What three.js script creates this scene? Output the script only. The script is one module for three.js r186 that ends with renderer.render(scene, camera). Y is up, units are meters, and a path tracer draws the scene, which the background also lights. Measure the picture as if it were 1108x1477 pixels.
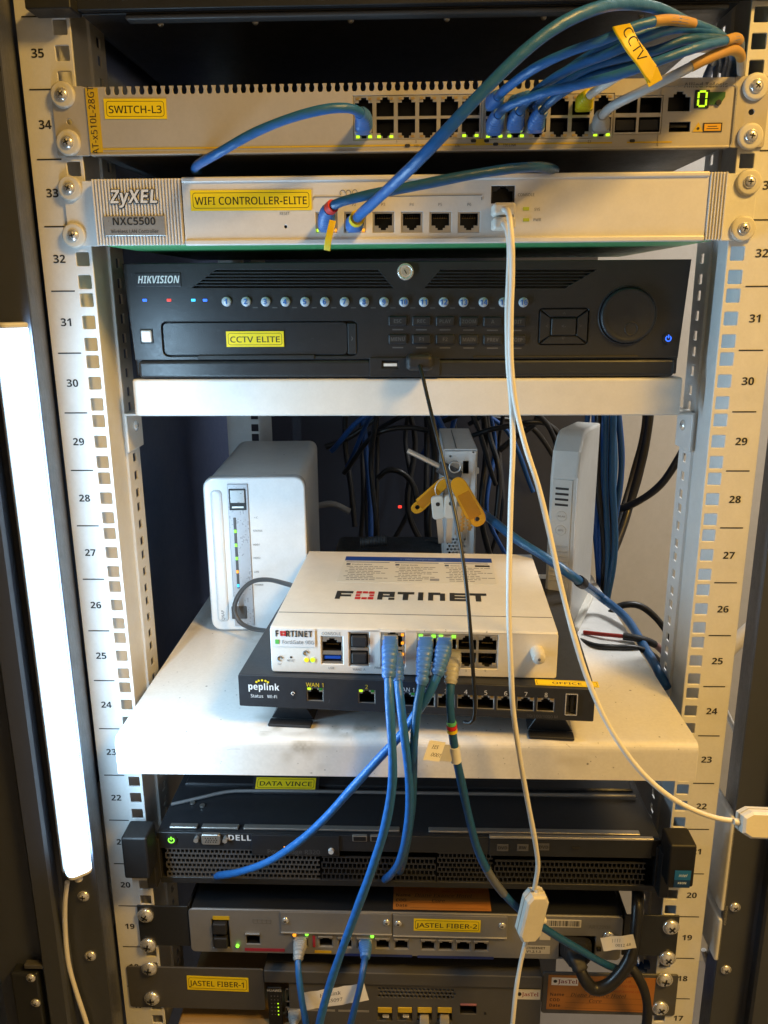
import * as THREE from 'three';
import { FontLoader } from 'three/addons/loaders/FontLoader.js';
import { RoundedBoxGeometry } from 'three/addons/geometries/RoundedBoxGeometry.js';
import { mergeGeometries } from 'three/addons/utils/BufferGeometryUtils.js';
import { RectAreaLightUniformsLib } from 'three/addons/lights/RectAreaLightUniformsLib.js';

// ---------- camera, exposure ----------
const scene = new THREE.Scene();
scene.background = new THREE.Color(0, 0, 0);
const camera = new THREE.PerspectiveCamera(64.517, 768 / 1024, 0.01, 20);
camera.rotation.order = 'YXZ';
camera.position.set(0.00495, 1.37491, 0.60414);
camera.rotation.set(-0.2633, 0.03546, -0.00669);
scene.add(camera);
const renderer = new THREE.WebGLRenderer({ antialias: true });
renderer.toneMapping = THREE.LinearToneMapping;
renderer.toneMappingExposure = 1.1;
renderer.shadowMap.enabled = true;
RectAreaLightUniformsLib.init();

// ---------- lamps: a cool tube on the left post a warm ceiling lamp in front of the rack and a white one over the aisle behind it ----------
const COOL = new THREE.Color().setRGB(0.47, 0.75, 1.0), WARM = new THREE.Color().setRGB(1.0, 0.57, 0.12);
const COOL_POWER = 84, WARM_POWER = 86, ROOM_POWER = 38;

// ---------- helpers ----------
const U = 0.04445;
const V = (a) => new THREE.Vector3(a[0], a[1], a[2]);
let seed = 12345;
const rnd = () => { seed = (seed * 1664525 + 1013904223) >>> 0; return seed / 4294967296; };
const bold = await new FontLoader().loadAsync('fonts/droid/droid_sans_bold.typeface.json');
const regular = await new FontLoader().loadAsync('fonts/droid/droid_sans_regular.typeface.json');

const taken = {};
function numbered(name) { const n = taken[name] = (taken[name] ?? -1) + 1; return n ? name + '_' + String(n).padStart(3, '0') : name; }
function thing(name, label, category, at = [0, 0, 0], turn = 0, group) {   // a group at the base of a thing; parts are added to it
  const o = new THREE.Group(); o.name = numbered(name); scene.add(o);
  o.position.set(...at); o.rotation.y = turn;
  o.frame = turn ? [0, 0, 0] : at;                                           // coordinates of the parts: the room's for unturned things
  o.userData = { label, category }; if (group) o.userData.group = group;
  return o;
}
function structure(name, geo, m) { const o = part(name, geo, m, scene); o.name = numbered(name); o.userData.kind = 'structure'; return o; }
function metreUV(g) {
  const p = g.attributes.position, n = g.attributes.normal, uv = new Float32Array(p.count * 2);
  for (let i = 0; i < p.count; i++) {
    const ax = Math.abs(n.getX(i)), ay = Math.abs(n.getY(i)), az = Math.abs(n.getZ(i));
    if (az >= ax && az >= ay) { uv[2 * i] = p.getX(i); uv[2 * i + 1] = p.getY(i); }
    else if (ax >= ay) { uv[2 * i] = p.getZ(i); uv[2 * i + 1] = p.getY(i); }
    else { uv[2 * i] = p.getX(i); uv[2 * i + 1] = p.getZ(i); }
  }
  g.setAttribute('uv', new THREE.BufferAttribute(uv, 2)); return g;
}
function part(name, geo, m, parent, at = [0, 0, 0], label) {
  if (!geo.keepUV) { metreUV(geo); geo.keepUV = true; }
  const o = new THREE.Mesh(geo, m); o.name = name;
  const f = parent.frame || [0, 0, 0];
  o.position.set(at[0] - f[0], at[1] - f[1], at[2] - f[2]); o.frame = at;
  o.castShadow = o.receiveShadow = true;
  if (label) o.userData.label = label;
  parent.add(o); return o;
}
const box = (w, h, d) => new THREE.BoxGeometry(w, h, d);
const rbox = (w, h, d, r = 0.0008, s = 2) => new RoundedBoxGeometry(w, h, d, s, Math.min(r, w / 2.01, h / 2.01, d / 2.01));
const cyl = (r0, r1, h, n = 20) => new THREE.CylinderGeometry(r0, r1, h, n);
const cylZ = (r0, r1, h, n = 20) => new THREE.CylinderGeometry(r0, r1, h, n).rotateX(Math.PI / 2);   // first radius towards +z
const mv = (g, x, y, z) => g.translate(x, y, z);
const join = (list) => mergeGeometries(list.map((g) => { const h = g.index ? g.toNonIndexed() : g; for (const k of Object.keys(h.attributes)) if (!['position', 'normal', 'uv'].includes(k)) h.deleteAttribute(k); return h; }));
function roundRect(x, y, w, h, r, P = THREE.Shape) {   // centre x, y
  const s = new P(), a = x - w / 2, b = y - h / 2;
  r = Math.min(r, w / 2, h / 2);
  if (r <= 0) { s.moveTo(a, b); s.lineTo(a + w, b); s.lineTo(a + w, b + h); s.lineTo(a, b + h); s.closePath(); return s; }
  s.moveTo(a + r, b); s.lineTo(a + w - r, b); s.quadraticCurveTo(a + w, b, a + w, b + r); s.lineTo(a + w, b + h - r); s.quadraticCurveTo(a + w, b + h, a + w - r, b + h);
  s.lineTo(a + r, b + h); s.quadraticCurveTo(a, b + h, a, b + h - r); s.lineTo(a, b + r); s.quadraticCurveTo(a, b, a + r, b); return s;
}
const hole = (x, y, w, h, r = 0) => roundRect(x, y, w, h, r, THREE.Path);
function ring(x, y, r) { const p = new THREE.Path(); p.absarc(x, y, r, 0, Math.PI * 2, true); return p; }
function poly(pts, P = THREE.Shape) { const s = new P(); pts.forEach(([x, y], i) => (i ? s.lineTo(x, y) : s.moveTo(x, y))); s.closePath(); return s; }
// the outline of a modular network socket; flip = latch at the top
function jackPath(x, y, w, h, flip) {
  const k = flip ? -1 : 1, a = w / 2, b = h / 2;
  const pts = [[-a, b], [a, b], [a, -b * 0.45], [a * 0.55, -b * 0.45], [a * 0.55, -b * 0.75], [a * 0.3, -b * 0.75], [a * 0.3, -b], [-a * 0.3, -b], [-a * 0.3, -b * 0.75], [-a * 0.55, -b * 0.75], [-a * 0.55, -b * 0.45], [-a, -b * 0.45]];
  return poly(pts.map(([u, v]) => [x + u, y + k * v]), THREE.Path);
}
function plate(shape, depth, front = 0, bevel = 0.0004) {   // extruded towards -z from its front face
  const g = new THREE.ExtrudeGeometry(shape, { depth: depth - 2 * bevel, bevelEnabled: bevel > 0, bevelSize: bevel, bevelThickness: bevel, bevelOffset: -bevel, bevelSegments: 1, curveSegments: 5 });
  return g.translate(0, 0, front - depth + bevel);
}
function socket(w, h, d, t = 0.0006) {   // open towards +z, its mouth at z = 0
  return join([mv(box(w + 2 * t, t, d), 0, h / 2 + t / 2, -d / 2), mv(box(w + 2 * t, t, d), 0, -h / 2 - t / 2, -d / 2), mv(box(t, h, d), -w / 2 - t / 2, 0, -d / 2), mv(box(t, h, d), w / 2 + t / 2, 0, -d / 2), mv(box(w + 2 * t, h + 2 * t, t), 0, 0, -d - t / 2)]);
}
function contacts(w, y, z0, flip = 1) { const l = []; for (let i = 0; i < 8; i++) l.push(mv(box(0.0004, 0.0004, 0.007).rotateX(flip * 0.35), (i - 3.5) * w / 10, y, z0 - 0.006)); return join(l); }
function letters(text, size, font = regular, sx = 1) {   // flat shapes centred on x = 0, their base at y = 0
  const g = new THREE.ShapeGeometry(font.generateShapes(text, size), 3); g.computeBoundingBox();
  const b = g.boundingBox; g.translate(-(b.min.x + b.max.x) / 2, 0, 0); g.scale(sx, 1, 1); return g;
}
function print(text, size, m, parent, at, { font = regular, sx = 1, turn = 0, flat = false, align = 0 } = {}) {
  let g = letters(text, size, font, sx);
  if (align) { g.computeBoundingBox(); g.translate(align * g.boundingBox.max.x, 0, 0); }
  if (turn) g.rotateZ(turn);
  if (flat) g.rotateX(-Math.PI / 2);
  return part('lettering', g, m, parent, at);
}
function canvas(w, h, draw) {
  const c = document.createElement('canvas'); c.width = w; c.height = h;
  const x = c.getContext('2d'); draw(x, w, h);
  const t = new THREE.CanvasTexture(c); t.colorSpace = THREE.SRGBColorSpace; t.anisotropy = 8; return t;
}
function stickerGeo(w, h, d = 0.0003) {   // only the front face shows the print, the edges take its corner colour
  const g = box(w, h, d), uv = g.attributes.uv, n = g.attributes.normal;
  for (let i = 0; i < uv.count; i++) if (n.getZ(i) < 0.5) uv.setXY(i, 0.01, 0.01);
  g.keepUV = true; return g;
}
function paper(tex, rough = 0.55) { return new THREE.MeshStandardMaterial({ map: tex, roughness: rough }); }
function sticker(name, w, h, tex, parent, at, turn = 0, rough, label) { const g = stickerGeo(w, h); if (turn) g.rotateZ(turn); g.keepUV = true; return part(name, g, paper(tex, rough), parent, at, label); }
function tape(text, px = 512, ratio = 0.3) {   // yellow label tape with a black frame and lettering
  return canvas(px, Math.round(px * ratio), (x, w, h) => {
    x.fillStyle = '#f4d60a'; x.fillRect(0, 0, w, h);
    x.strokeStyle = '#2b2508'; x.lineWidth = h * 0.025; const i = h * 0.13;
    x.beginPath(); x.roundRect(i, i, w - 2 * i, h - 2 * i, h * 0.14); x.stroke();
    x.fillStyle = '#1d1a0a'; x.textAlign = 'center'; x.textBaseline = 'middle';
    let s = h * 0.5; x.font = s + 'px sans-serif'; const m = x.measureText(text).width, room = w - 3.4 * i;
    x.save(); x.translate(w / 2, h * 0.53); x.scale(Math.min(1.5, room / m), 1); x.fillText(text, 0, 0); x.lineWidth = h * 0.012; x.strokeText(text, 0, 0); x.restore();
  });
}
// smooth value noise that tiles
function noise(n, cells) {
  const g = new Float32Array(cells * cells).map(() => rnd()), out = new Float32Array(n * n);
  const s = (t) => t * t * (3 - 2 * t);
  for (let y = 0; y < n; y++) for (let x = 0; x < n; x++) {
    const u = x / n * cells, v = y / n * cells, i = Math.floor(u), j = Math.floor(v), a = s(u - i), b = s(v - j), i1 = (i + 1) % cells, j1 = (j + 1) % cells;
    out[y * n + x] = (g[j * cells + i] * (1 - a) + g[j * cells + i1] * a) * (1 - b) + (g[j1 * cells + i] * (1 - a) + g[j1 * cells + i1] * a) * b;
  }
  return out;
}
function dataTexture(n, f, size, srgb) {
  const d = new Uint8Array(n * n * 4);
  for (let i = 0; i < n * n; i++) { const c = f(i, i % n, Math.floor(i / n)); for (let k = 0; k < 3; k++) d[4 * i + k] = Math.max(0, Math.min(255, 255 * (Array.isArray(c) ? c[k] : c))); d[4 * i + 3] = 255; }
  const t = new THREE.DataTexture(d, n, n); t.wrapS = t.wrapT = THREE.RepeatWrapping; t.magFilter = THREE.LinearFilter; t.minFilter = THREE.LinearMipmapLinearFilter; t.generateMipmaps = true;
  t.repeat.set(1 / size, 1 / size); if (srgb) t.colorSpace = THREE.SRGBColorSpace; t.needsUpdate = true; return t;
}
const nA = noise(256, 4), nB = noise(256, 16), nC = noise(256, 64), nD = noise(256, 128);
const T = {
  mottle: dataTexture(256, (i) => 0.9 + 0.02 * (nA[i] - 0.5) + 0.02 * (nB[i] - 0.5) + 0.012 * (nC[i] - 0.5) + 0.014 * (nD[i] - 0.5), 0.13, true),
  rough: dataTexture(256, (i) => 0.8 + 0.10 * (nA[i] - 0.5) + 0.10 * (nB[i] - 0.5) + 0.14 * (nC[i] - 0.5), 0.09),
  powder: dataTexture(256, (i) => 0.5 + 0.5 * (nD[i] - 0.5) + 0.4 * (nC[(i * 7) % 65536] - 0.5), 0.06),
  twist: dataTexture(256, (i, x, y) => 0.5 + 0.28 * Math.sin((x / 256 * 2 + y / 256 * 2) * Math.PI * 2) + 0.3 * (nB[i] - 0.5) + 0.25 * (nC[i] - 0.5), 0.02),
  brush: dataTexture(256, (i, x, y) => 0.5 + 0.5 * (nD[y * 256 + (x >> 5)] - 0.5), 0.05),
};
{ // shelf paint: specks, scuffs and smudges of grime
  const n = 1024, a = noise(n, 9), b = noise(n, 40), c = noise(n, 220), base = new Float32Array(n * n).fill(1);
  for (let k = 0; k < 300; k++) { const x = rnd() * n, y = rnd() * n, r = 0.6 + rnd() * rnd() * 3.4, s = 0.25 + 0.5 * rnd();
    for (let j = -6; j <= 6; j++) for (let i = -6; i <= 6; i++) { const d = Math.hypot(i, j); if (d < r) { const q = ((y + j + n) % n | 0) * n + ((x + i + n) % n | 0); base[q] *= 1 - s * (1 - d / r); } } }
  for (let k = 0; k < 26; k++) { let x = rnd() * n, y = rnd() * n, t = rnd() * 6.3; const l = 8 + rnd() * 26, s = 0.05 + 0.12 * rnd();
    for (let i = 0; i < l; i++) { x += Math.cos(t); y += Math.sin(t); t += (rnd() - 0.5) * 0.12; const q = (((y % n) + n) % n | 0) * n + (((x % n) + n) % n | 0); base[q] *= 1 - s; base[(q + 1) % (n * n)] *= 1 - s * 0.6; } }
  T.grime = dataTexture(n, (i) => { const g = Math.max(0, a[i] - 0.56) * Math.max(0, b[i] - 0.4) * (0.4 + 0.6 * c[i]) * 2.0, v = 0.95 * base[i] * (1 - 0.62 * g) + 0.03 * (c[i] - 0.5); return [v, v * (1 - 0.06 * g), v * (1 - 0.18 * g)]; }, 0.36, true);
}
{ // dust lying on dark plastic: pale specks and short fibres with outlines of their own
  const n = 512, base = new Float32Array(n * n).fill(0.62), c = noise(n, 60), e = noise(n, 7);
  for (let k = 0; k < 700; k++) { const x = rnd() * n | 0, y = rnd() * n | 0; if (e[y * n + x] < 0.38) continue; const v = 0.68 + 0.3 * rnd(), l = rnd() < 0.12 ? 3 + rnd() * 6 : 1, t = rnd() * 6.3; for (let i = 0; i < l; i++) base[((y + Math.round(i * Math.sin(t)) + n) % n) * n + (x + Math.round(i * Math.cos(t)) + n) % n] = v; }
  T.dust = dataTexture(n, (i) => base[i] + 0.03 * (c[i] - 0.5), 0.16, true);
}
function mat(r, g, b, rough = 0.5, metal = 0, opt = {}) {
  const { plain, ...o } = opt;
  const m = new THREE.MeshPhysicalMaterial({ roughness: plain ? rough : Math.min(1, rough * 1.25), metalness: metal, ...(plain ? {} : { map: T.mottle, roughnessMap: T.rough }), ...o });
  const k = plain ? 1 : 1 / (o.map === T.dust ? 0.342 : 0.79); m.color.setRGB(Math.min(1, r * k), Math.min(1, g * k), Math.min(1, b * k)); return m;
}
const glow = (r, g, b, s = 1.5) => { const m = new THREE.MeshStandardMaterial({ roughness: 0.4 }); m.color.setRGB(r * 0.3, g * 0.3, b * 0.3); m.emissive.setRGB(r, g, b); m.emissiveIntensity = s; return m; };
const M = {
  rail: mat(0.70, 0.70, 0.69, 0.45, 0, { bumpMap: T.powder, bumpScale: 0.00006 }),
  shelf: mat(0.66, 0.65, 0.63, 0.42, 0, { map: T.grime, bumpMap: T.powder, bumpScale: 0.00006 }),
  shelfClean: mat(0.66, 0.65, 0.63, 0.42, 0, { bumpMap: T.powder, bumpScale: 0.00006 }),
  cabinet: mat(0.050, 0.055, 0.070, 0.42, 0, { bumpMap: T.powder, bumpScale: 0.00008 }),
  navy: mat(0.085, 0.115, 0.215, 0.42),
  door: mat(0.030, 0.037, 0.060, 0.5),
  black: mat(0.019, 0.021, 0.025, 0.36, 0, { map: T.dust, bumpMap: T.powder, bumpScale: 0.00006 }),
  blackMetal: mat(0.030, 0.032, 0.038, 0.35, 0.2, { map: T.dust, bumpMap: T.powder, bumpScale: 0.00005 }),
  dark: mat(0.008, 0.008, 0.009, 0.55),
  socket: mat(0.012, 0.012, 0.013, 0.45),
  steel: mat(0.70, 0.69, 0.67, 0.34, 0.85, { plain: true }),
  chrome: mat(0.84, 0.83, 0.81, 0.24, 0.75, { plain: true }),
  tin: mat(0.55, 0.53, 0.50, 0.36, 0.85),
  gold: mat(0.75, 0.52, 0.20, 0.3, 1, { plain: true }),
  beige: mat(0.47, 0.44, 0.40, 0.42, 0.15),
  silver: mat(0.74, 0.73, 0.72, 0.34, 0.12, { bumpMap: T.brush, bumpScale: 0.00002 }),
  numeral: mat(0.01, 0.14, 0.50, 0.4),
  keycap: mat(0.50, 0.54, 0.60, 0.35),
  silverDark: mat(0.40, 0.40, 0.40, 0.3, 0.5),
  grey: mat(0.24, 0.24, 0.245, 0.42, 0.3),
  greyDark: mat(0.080, 0.079, 0.081, 0.45, 0.1),
  white: mat(0.74, 0.74, 0.73, 0.32),
  whiteGloss: mat(0.76, 0.77, 0.78, 0.2, 0, { clearcoat: 0.5, clearcoatRoughness: 0.15 }),
  ivory: mat(0.72, 0.69, 0.62, 0.4),
  ink: mat(0.02, 0.02, 0.02, 0.6, 0, { plain: true }),
  inkGrey: mat(0.16, 0.16, 0.16, 0.6, 0, { plain: true }),
  inkWhite: mat(0.7, 0.7, 0.7, 0.5, 0, { plain: true }),
  inkDim: mat(0.10, 0.10, 0.105, 0.5, 0, { plain: true }),
  red: mat(0.55, 0.02, 0.02, 0.45, 0, { plain: true }),
  yellow: mat(0.75, 0.55, 0.01, 0.45, 0, { plain: true }),
  gold_paint: mat(0.62, 0.42, 0.02, 0.45, 0, { plain: true }),
  green: mat(0.11, 0.46, 0.19, 0.35),
  blue: mat(0.022, 0.135, 0.41, 0.36, 0, { bumpMap: T.twist, bumpScale: 0.00022 }),
  blueDeep: mat(0.012, 0.07, 0.26, 0.4, 0, { bumpMap: T.twist, bumpScale: 0.00022 }),
  teal: mat(0.014, 0.09, 0.24, 0.34, 0, { bumpMap: T.twist, bumpScale: 0.00022 }),
  blueBoot: mat(0.055, 0.165, 0.46, 0.4),
  greyBoot: mat(0.36, 0.36, 0.35, 0.45),
  greyCable: mat(0.42, 0.42, 0.41, 0.42),
  yellowBoot: mat(0.62, 0.52, 0.01, 0.4),
  blackCable: mat(0.012, 0.012, 0.013, 0.35),
  blackMatt: mat(0.016, 0.016, 0.018, 0.6),
  whiteCable: mat(0.78, 0.75, 0.69, 0.38),
  orangeTag: mat(0.72, 0.32, 0.008, 0.35),
  orangeTape: mat(0.50, 0.29, 0.07, 0.5),
  clear: mat(0.62, 0.64, 0.62, 0.2, 0, { plain: true, transmission: 0.5, thickness: 0 }),
  washer: mat(0.66, 0.64, 0.58, 0.35),
  wood: mat(0.36, 0.24, 0.11, 0.6),
  copper: mat(0.35, 0.02, 0.01, 0.5),
  wall: mat(0.43, 0.435, 0.44, 0.85),
  pipe: mat(0.55, 0.54, 0.52, 0.5),
};
const LED = { green: glow(0.25, 1, 0.05, 1.6), lime: glow(0.55, 1, 0.02, 1.3), amber: glow(1, 0.35, 0.02, 1.4), blue: glow(0.03, 0.15, 1, 1.8), cyan: glow(0.05, 0.55, 1, 1.6), red: glow(1, 0.05, 0.03, 1.2), greenDim: glow(0.02, 0.35, 0.03, 0.25), yellow: glow(1, 0.75, 0.02, 1.0), sign: glow(0.5, 0.48, 0.02, 0.35) };

// ---------- swept forms (cables, plugs, boots) ----------
const spline = (pts) => { const c = new THREE.CatmullRomCurve3(pts.map(V), false, 'centripetal'); c.arcLengthDivisions = 300; return c; };
// cross-section profile(s) -> [half width, half height, squareness]; s runs from l0 to l1 in metres along the curve
function sweep(curve, l0, l1, profile, step = 0.006, sides = 10, up = [0, 1, 0]) {
  const L = curve.getLength(), n = Math.max(2, Math.ceil((l1 - l0) / step)), pos = [], idx = [];
  let ref = V(up);
  for (let i = 0; i <= n; i++) {
    const s = l0 + (l1 - l0) * i / n, u = Math.min(1, Math.max(0, s / L)), p = curve.getPointAt(u), t = curve.getTangentAt(u);
    const side = new THREE.Vector3().crossVectors(t, ref); if (side.lengthSq() < 1e-6) side.set(1, 0, 0); side.normalize();
    ref = new THREE.Vector3().crossVectors(side, t).normalize();
    const [a, b, q = 1] = profile(s);
    for (let k = 0; k <= sides; k++) {
      const w = ((k % sides) + 0.5) / sides * Math.PI * 2, c = Math.cos(w), d = Math.sin(w), x = Math.sign(c) * Math.pow(Math.abs(c), q) * a, y = Math.sign(d) * Math.pow(Math.abs(d), q) * b;
      pos.push(p.x + side.x * x + ref.x * y, p.y + side.y * x + ref.y * y, p.z + side.z * x + ref.z * y);
    }
  }
  const R = sides + 1;
  for (let i = 0; i < n; i++) for (let k = 0; k < sides; k++) { const a = i * R + k, b = a + 1; idx.push(a, b, a + R, b, b + R, a + R); }
  const first = pos.length / 3; for (let k = 0; k < sides; k++) pos.push(...pos.slice(k * 3, k * 3 + 3));
  const last = pos.length / 3; for (let k = 0; k < sides; k++) { const o = (n * R + k) * 3; pos.push(...pos.slice(o, o + 3)); }
  for (let k = 1; k < sides - 1; k++) { idx.push(first, first + k + 1, first + k); idx.push(last, last + k, last + k + 1); }
  const g = new THREE.BufferGeometry(); g.setAttribute('position', new THREE.Float32BufferAttribute(pos, 3)); g.setIndex(idx); g.computeVertexNormals();
  const nr = g.attributes.normal;   // one smooth normal where the skin closes
  for (let i = 0; i <= n; i++) { const a = i * R, b = a + sides, m = new THREE.Vector3(nr.getX(a) + nr.getX(b), nr.getY(a) + nr.getY(b), nr.getZ(a) + nr.getZ(b)).normalize(); nr.setXYZ(a, m.x, m.y, m.z); nr.setXYZ(b, m.x, m.y, m.z); }
  const uv = []; for (let i = 0; i < pos.length / 3; i++) uv.push((i % R) / sides * 0.02, l0 + (l1 - l0) * Math.floor(i / R) / n); g.setAttribute('uv', new THREE.Float32BufferAttribute(uv, 2)); g.keepUV = true; return g;
}
// a cable in room coordinates; plug / endPlug = { boot, len } put a modular plug with a moulded boot at that end
function cable(name, label, group, pts, r, m, opt = {}) {
  const c = spline(pts), L = c.getLength(), o = thing(name, label, opt.category || 'cable', pts[0], 0, group);
  const inRoom = (nm, g, mm, lab) => { const q = part(nm, g, mm, o, [0, 0, 0], lab); q.position.set(-pts[0][0], -pts[0][1], -pts[0][2]); q.frame = [0, 0, 0]; return q; };
  const wob = rnd() * 9; let a = 0, b = L;
  if (opt.plug) {
    const k = opt.plug.len || 0.034, w = opt.plug.w || 0.0058;
    inRoom('connector', sweep(c, 0, 0.016, () => [w, 0.0042, 0.25], 0.008, 12), opt.plug.connector || M.clear);
    inRoom('boot', sweep(c, 0.011, 0.011 + k, (s) => { const t = (s - 0.011) / k, rib = t > 0.34 && t < 0.97 && Math.sin((t - 0.34) * 56) > -0.2 ? 0.0009 : 0; return [w * (1 - t) + r * 1.2 * t + rib, 0.0046 * (1 - t) + r * 1.2 * t + rib, 0.45 + 0.5 * t]; }, 0.0009, 14), opt.plug.boot);
    a = 0.011 + k - 0.004;
  }
  inRoom('jacket', sweep(c, a, b, (s) => { const q = r * (1 + 0.03 * Math.sin(s * 61 + wob) + 0.025 * Math.sin(s * 143 + 2 * wob)); return [q, q]; }, opt.step || 0.006, opt.sides || 10), m);
  for (const [nm, s0, s1, mm, k = 1.12] of opt.bands || []) inRoom(nm, sweep(c, s0 * L, s1 * L, () => [r * k, r * k], 0.004, 12), mm);
  o.curve = c; o.inRoom = inRoom; return o;
}

// ---------- the room wall behind and the cabinet ----------
structure('wall', mv(box(3.2, 3.0, 0.1), 0.9, 1.3, -1.0), M.wall);
structure('side_wall', mv(box(0.1, 3.0, 3.0), 1.3, 1.3, 0.3), M.wall);
structure('opposite_wall', mv(box(4.4, 3.0, 0.1), 0.2, 1.3, 2.0), mat(0.55, 0.54, 0.52, 0.85));
structure('ceiling', mv(box(4.4, 0.1, 3.2), 0.2, 2.55, 0.5), mat(0.68, 0.68, 0.66, 0.85));
structure('floor', mv(box(4.0, 0.1, 4.0), 0.4, -0.16, 0.6), mat(0.2, 0.19, 0.18, 0.6));

const railLow = 15 * U, railHigh = 36.6 * U;
const cabinet = thing('rack_cabinet', 'server rack cabinet with dark front posts and pale numbered mounting rails', 'rack cabinet', [0, 0, 0]);
function flange(side, numbers) {   // the front face of a rail with three square holes per unit
  const s = poly([[side * 0.2255, railLow], [side * 0.2625, railLow], [side * 0.2625, railHigh], [side * 0.2255, railHigh]].sort((p, q) => 0));
  for (let u = 15; u < 36.5; u++) for (const o of [0.00635, 0.022225, 0.0381]) { const y = (u + 1) * U - o; if (y < railHigh - 0.01) s.holes.push(hole(side * 0.23255, y, 0.0096, 0.0096, 0.001)); }
  return plate(s, 0.002, 0, 0.0003);
}
function sideStrip(x, z0, z1, hx) {   // a strip facing sideways with oblong holes
  const s = poly([[-z0, railLow], [-z1, railLow], [-z1, railHigh], [-z0, railHigh]]);
  for (let u = 15; u < 36.5; u++) for (const o of [0.00635, 0.022225, 0.0381]) { const y = (u + 1) * U - o; if (y < railHigh - 0.01) s.holes.push(hole(hx, y, 0.008, 0.0075, 0.0006)); }
  return plate(s, 0.0015, 0, 0.0002).rotateY(Math.PI / 2).translate(x, 0, 0);
}
for (const k of [-1, 1]) {
  const rail = part('mounting_rail', flange(k), M.rail, cabinet, [0, 0, 0], k < 0 ? 'pale left rail with black unit numbers' : 'pale right rail with black unit numbers');
  part('rail_web', join([mv(box(0.0015, railHigh - railLow, 0.0655), k * 0.2398, (railHigh + railLow) / 2, -0.0350), mv(box(0.0035, railHigh - railLow, 0.0015), k * 0.2384, (railHigh + railLow) / 2, -0.0685)]), M.rail, rail);
  part('hole_strip', sideStrip(k < 0 ? -0.2366 : 0.2381, -0.0694, -0.098, 0.0835), M.rail, rail);
  const marks = [];
  for (let u = 16; u <= 35; u++) {
    marks.push(letters(String(u), 0.0056, bold, 1.08).translate(k * 0.2495, (u - 0.5) * U - 0.0026, 0.00025));
    marks.push(mv(new THREE.PlaneGeometry(0.0174, 0.0009), k * 0.2492, u * U, 0.00025));
  }
  part('unit_numbering', join(marks), M.ink, rail);
  // rear rail of the same side
  if (k < 0) part('rear_rail', (() => { const d = k > 0 ? 0.034 : 0, s = poly([[k * (0.178 + d), 21 * U], [k * (0.236 + d), 21 * U], [k * (0.236 + d), railHigh], [k * (0.178 + d), railHigh]]);
    for (let u = 21; u < 36.5; u++) for (const o of [0.00635, 0.022225, 0.0381]) { const y = (u + 1) * U - o; if (y < railHigh - 0.01) s.holes.push(hole(k * (0.2 + d), y, 0.0096, 0.0096, 0.001)); }
    return plate(s, 0.002, -0.44, 0); })(), M.rail, cabinet);
}
function post(k) {   // folded sheet profile in plan, extruded upwards
  const pr = [[0.2505, 0.055], [0.2770, 0.055], [0.2790, 0.057], [0.2790, 0.066], [0.2810, 0.068], [0.2940, 0.068], [0.2960, 0.066], [0.2960, 0.060], [0.2980, 0.058], [0.3360, 0.058], [0.3360, -0.02], [0.2880, -0.02], [0.2664, -0.004], [0.2505, 0.0530]];
  const s = poly(pr.map(([x, z]) => (k < 0 ? (z > 0.05 ? [-(x - 0.0117), -(z + 0.025)] : [-x, -z]) : [x + 0.0235, -(z - 0.0450)])));   // the right post stands a little further back
  const g = new THREE.ExtrudeGeometry(s, { depth: 1.9, bevelEnabled: false }); g.rotateX(-Math.PI / 2); return g;   // shape y -> -z
}
const screwHead = join([new THREE.SphereGeometry(0.0042, 20, 8, 0, Math.PI * 2, 0, 1.25).scale(1, 0.62, 1).rotateX(Math.PI / 2), mv(cylZ(0.0042, 0.0042, 0.0008), 0, 0, 0.0004)]);
const slotA = mv(box(0.0036, 0.0007, 0.0008), 0, 0, 0.0024), slotB = mv(box(0.0007, 0.0036, 0.0008), 0, 0, 0.0024);
function screw(parent, at, size = 1, m = M.chrome, washer, name = 'screw') {
  const g = screwHead.clone().scale(size, size, size); if (washer) g.translate(0, 0, 0.0028);
  const o = part(name, g, m, parent, at);
  const c = join([slotA.clone(), slotB.clone()]).rotateZ(rnd() * 1.5).scale(size, size, size); if (washer) c.translate(0, 0, 0.0028);
  part('cross_recess', c, M.dark, o, at);
  if (washer) { const w = new THREE.LatheGeometry([[0.003, 0], [0.0082, 0], [0.0086, 0.0006], [0.0084, 0.0020], [0.0072, 0.0030], [0.003, 0.0028]].map(([x, y]) => new THREE.Vector2(x, y)), 28).rotateX(Math.PI / 2); part('washer', w, M.washer, o, at); }
  return o;
}
for (const k of [-1, 1]) {
  const p = part('front_post', post(k), M.cabinet, cabinet, [0, 0, 0], k < 0 ? 'dark left front post carrying the lit tube' : 'dark right front post');
  for (const at of k < 0 ? [[-0.2497, 0.9233, 0.08], [-0.25, 0.8668, 0.08]] : [[0.283, 0.8644, 0.0102], [0.282, 0.7989, 0.0102]]) screw(p, at, 1.1);
}
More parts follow.
